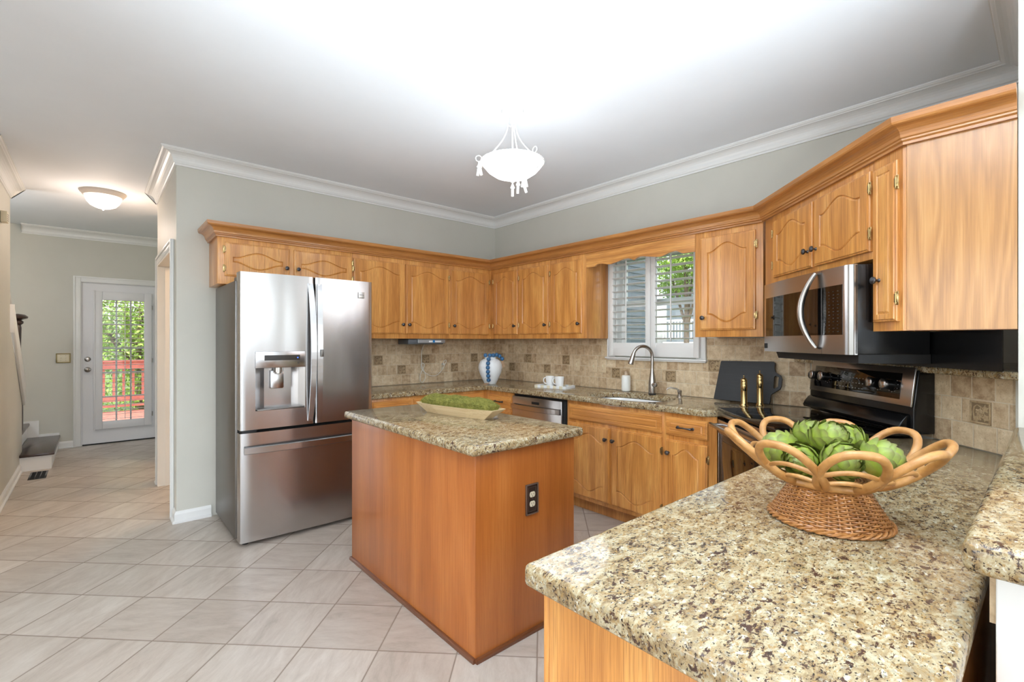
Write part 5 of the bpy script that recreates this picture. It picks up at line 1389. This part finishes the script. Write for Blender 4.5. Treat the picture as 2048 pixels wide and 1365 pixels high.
# rattan basket
BX, BY = -2.17, -3.92
bk = thing('rattan_basket', 'footed rattan basket with looped petal rim on the peninsula counter', 'basket', (BX, BY, CZ))
m = MB(); rows = 25; ST = 34; hb_ = .100
def rb(z): t = z/hb_; return .118-.042*t+.006*math.cos(t*PI)
for r_ in range(rows):
    z = .006+(hb_-.008)*r_/(rows-1); pts = []; n = ST*6
    for i in range(n):
        a = 2*PI*i/n; rr = rb(z)+.0028*math.sin(ST*a/1*.5*1+r_*PI) ; pts.append((rr*math.cos(a), rr*math.sin(a), z))
    m.tube(pts, .0026, 5, closed=True)
m.build('woven_foot', 'wicker', bk)
m = MB()
for i in range(ST):
    a = 2*PI*(i+.5)/ST
    m.tube([(rb(z)*math.cos(a), rb(z)*math.sin(a), z) for z in (.002, .03, .06, hb_)], .0026, 5)
m.build('foot_stakes', 'wicker', bk)
m = MB()
for st_ in range(3):
    pts = []
    for i in range(150):
        a = 2*PI*i/150; q_ = i*.55+st_*2*PI/3; pts.append(((.120+.0045*math.cos(q_))*math.cos(a), (.124+.0045*math.cos(q_))*math.sin(a), .0075+.0042*math.sin(q_)))
    m.tube(pts, .0032, 6, closed=True)
m.build('foot_braid', 'wicker', bk)
m = MB()
for r_ in range(11):
    pts = [((.006+r_*.0068)*math.cos(2*PI*i/40), (.006+r_*.0068)*math.sin(2*PI*i/40), hb_+.002+.0015*math.sin(i*PI+r_*PI)) for i in range(40)]; m.tube(pts, .0034, 5, closed=True)
m.lathe([(.076, hb_-.002), (.078, hb_), (.0, hb_)], n=30)
m.build('woven_floor', 'wicker', bk)
NP = 9; a_cam = math.atan2(-4.28-BY, -3.5-BX)
for k in range(NP):
    a = a_cam+2*PI*(k+.36)/NP
    ca, sa = math.cos(a), math.sin(a); er = Vector((ca, sa, 0)); et = Vector((-sa, ca, 0))
    def P_(s, l): # s 0..1 along the petal, l lateral
        r_ = .080+.145*s; z = hb_-.004+.110*(s**1.35)
        return er*r_+et*l+Vector((0, 0, z))
    def loop(s0, s1, w, N=40):
        return [P_(s0+(s1-s0)*(.5-.5*math.cos(2*PI*i/N)), w*math.copysign(abs(math.sin(2*PI*i/N))**.75, math.sin(2*PI*i/N))*(.86+.14*(.5-.5*math.cos(2*PI*i/N)))) for i in range(N)]
    q = MB().tube(loop(.0, 1.0, .063), .0088, 14, closed=True).build('rim_loop', 'rattan', bk)
    arc = []
    for (sm, wd, rr_) in ((.64, .060, .0052), (.36, .052, .0050)):
        arc = [P_(sm-.16*(2*i/12-1)**2, wd*(2*i/12-1)) for i in range(13)]
        MB().tube(arc, rr_, 8).build('inner_arch', 'rattan', q)
# artichokes
def artichoke_mesh(seed, R0=.046):
    rd = random.Random(seed); m = MB(); tips = []
    m.sphere((0, 0, 0), R0*.80, 16, (1, 1, 1.05)); tips += [.2]*len(m.v)
    NL_ = 56; ga = PI*(3-math.sqrt(5))
    for i in range(NL_):
        t = (i+.5)/NL_; ph = PI*(.08+.80*t)      # 0 bottom .. top
        a = i*ga+rd.uniform(-.1, .1)
        # base point
        z = -R0*.85*math.cos(ph); r_ = R0*.80*math.sin(ph)
        up = 1-t
        w = R0*(.50-.20*t)*rd.uniform(.9, 1.1); L = R0*(.98-.42*t)*rd.uniform(.9, 1.1)
        er = Vector((math.cos(a), math.sin(a), 0)); et = Vector((-math.sin(a), math.cos(a), 0))
        nU, nV = 5, 4; vs = []
        for u in range(nU+1):
            s = u/nU; ph2 = ph+s*L/(R0*.95); ph2 = min(ph2, PI*.97)
            rr = R0*(.80+.10*s+(.09+.13*(1-t)*min(1, t*4))*s**2.6)
            cc = er*rr*math.sin(ph2)+Vector((0, 0, -rr*math.cos(ph2)))
            wd = w*1.08*math.sin(PI*(.24+.715*s))**.6
            for v in range(nV+1):
                l = (v/nV*2-1); curl = -abs(l)**2*wd*.30
                nn = cc.normalized(); p = cc+et*l*wd+nn*curl
                vs.append(p); tips.append(s)
        fs = [(u*(nV+1)+v, u*(nV+1)+v+1, (u+1)*(nV+1)+v+1, (u+1)*(nV+1)+v) for u in range(nU) for v in range(nV)]
        m.add(vs, fs, True)
    m.tube([(0, 0, -R0*.82), (0, 0, -R0*1.15)], R0*.2, 10); tips += [.2]*(len(m.v)-len(tips))
    o = m.build('artichoke', 'artichoke', ang=60)
    # recalc keeps vertex order
    at = o.data.attributes.new('tip', 'FLOAT', 'POINT'); at.data.foreach_set('value', tips)
    return o
fwd = Vector((-(-3.5-BX), -(-4.28-BY), 0)).normalized(); rgt = Vector((fwd.y, -fwd.x, 0))
AP = [(-.098, -.010, .158, (70, 10, 200), 1.02, 'round green artichoke at the far left of the basket'),
      (-.038, .055, .182, (20, -15, 80), 1.05, 'upright light green artichoke at the back left of the basket'),
      (.000, -.022, .196, (35, 20, 10), 1.0, 'green artichoke on top in the middle of the basket'),
      (.040, .060, .180, (-25, 30, 140), 1.0, 'dark-leaved green artichoke at the back right of the basket'),
      (.022, -.075, .160, (75, -15, 30), 1.0, 'artichoke with its tip turned to the viewer at the front of the basket'),
      (.098, -.005, .158, (62, 30, 60), 1.05, 'artichoke with a brown-tipped end at the right of the basket'),
      (-.050, -.060, .150, (95, 0, 300), .92, 'green artichoke at the front left of the basket, behind a loop')]
arts = [artichoke_mesh(1), artichoke_mesh(2)]
for i, (r_, f_, z, rot, sc_, lab) in enumerate(AP):
    o = arts[i] if i < 2 else arts[i % 2].copy()
    if i >= 2: COL.objects.link(o)
    p = Vector((BX, BY, CZ))+rgt*r_+fwd*f_+Vector((0, 0, z)); o.location = p
    o.rotation_euler = (R(rot[0]), R(rot[1]), R(rot[2]-41)); o.scale = (sc_,)*3
    tag(o, lab, 'artichoke', 'artichokes in the rattan basket')
for o in bpy.data.objects:
    if o.name.split('.')[0] in ('door_1', 'window_1') and o.type == 'EMPTY': o['kind'] = 'structure'

# repeats of one kind share a group
GR = {'wall_cabinet': 'oak wall cabinets under the crown moulding', 'base_cabinet': 'oak base cabinets below the granite',
      'plantation_shutter': 'shutter panels of the kitchen window', 'mug': 'white mugs on the tray', 'pepper_mill': 'brass pepper mills by the range',
      'light_switch': 'wall switch plates', 'leafy_tree': 'trees outside the windows', 'tile_backsplash': 'travertine backsplashes', 'countertop': 'speckled granite tops'}
for o in bpy.data.objects:
    k = o.name.split('.')[0]
    if o.parent is None and k in GR: o['group'] = GR[k]
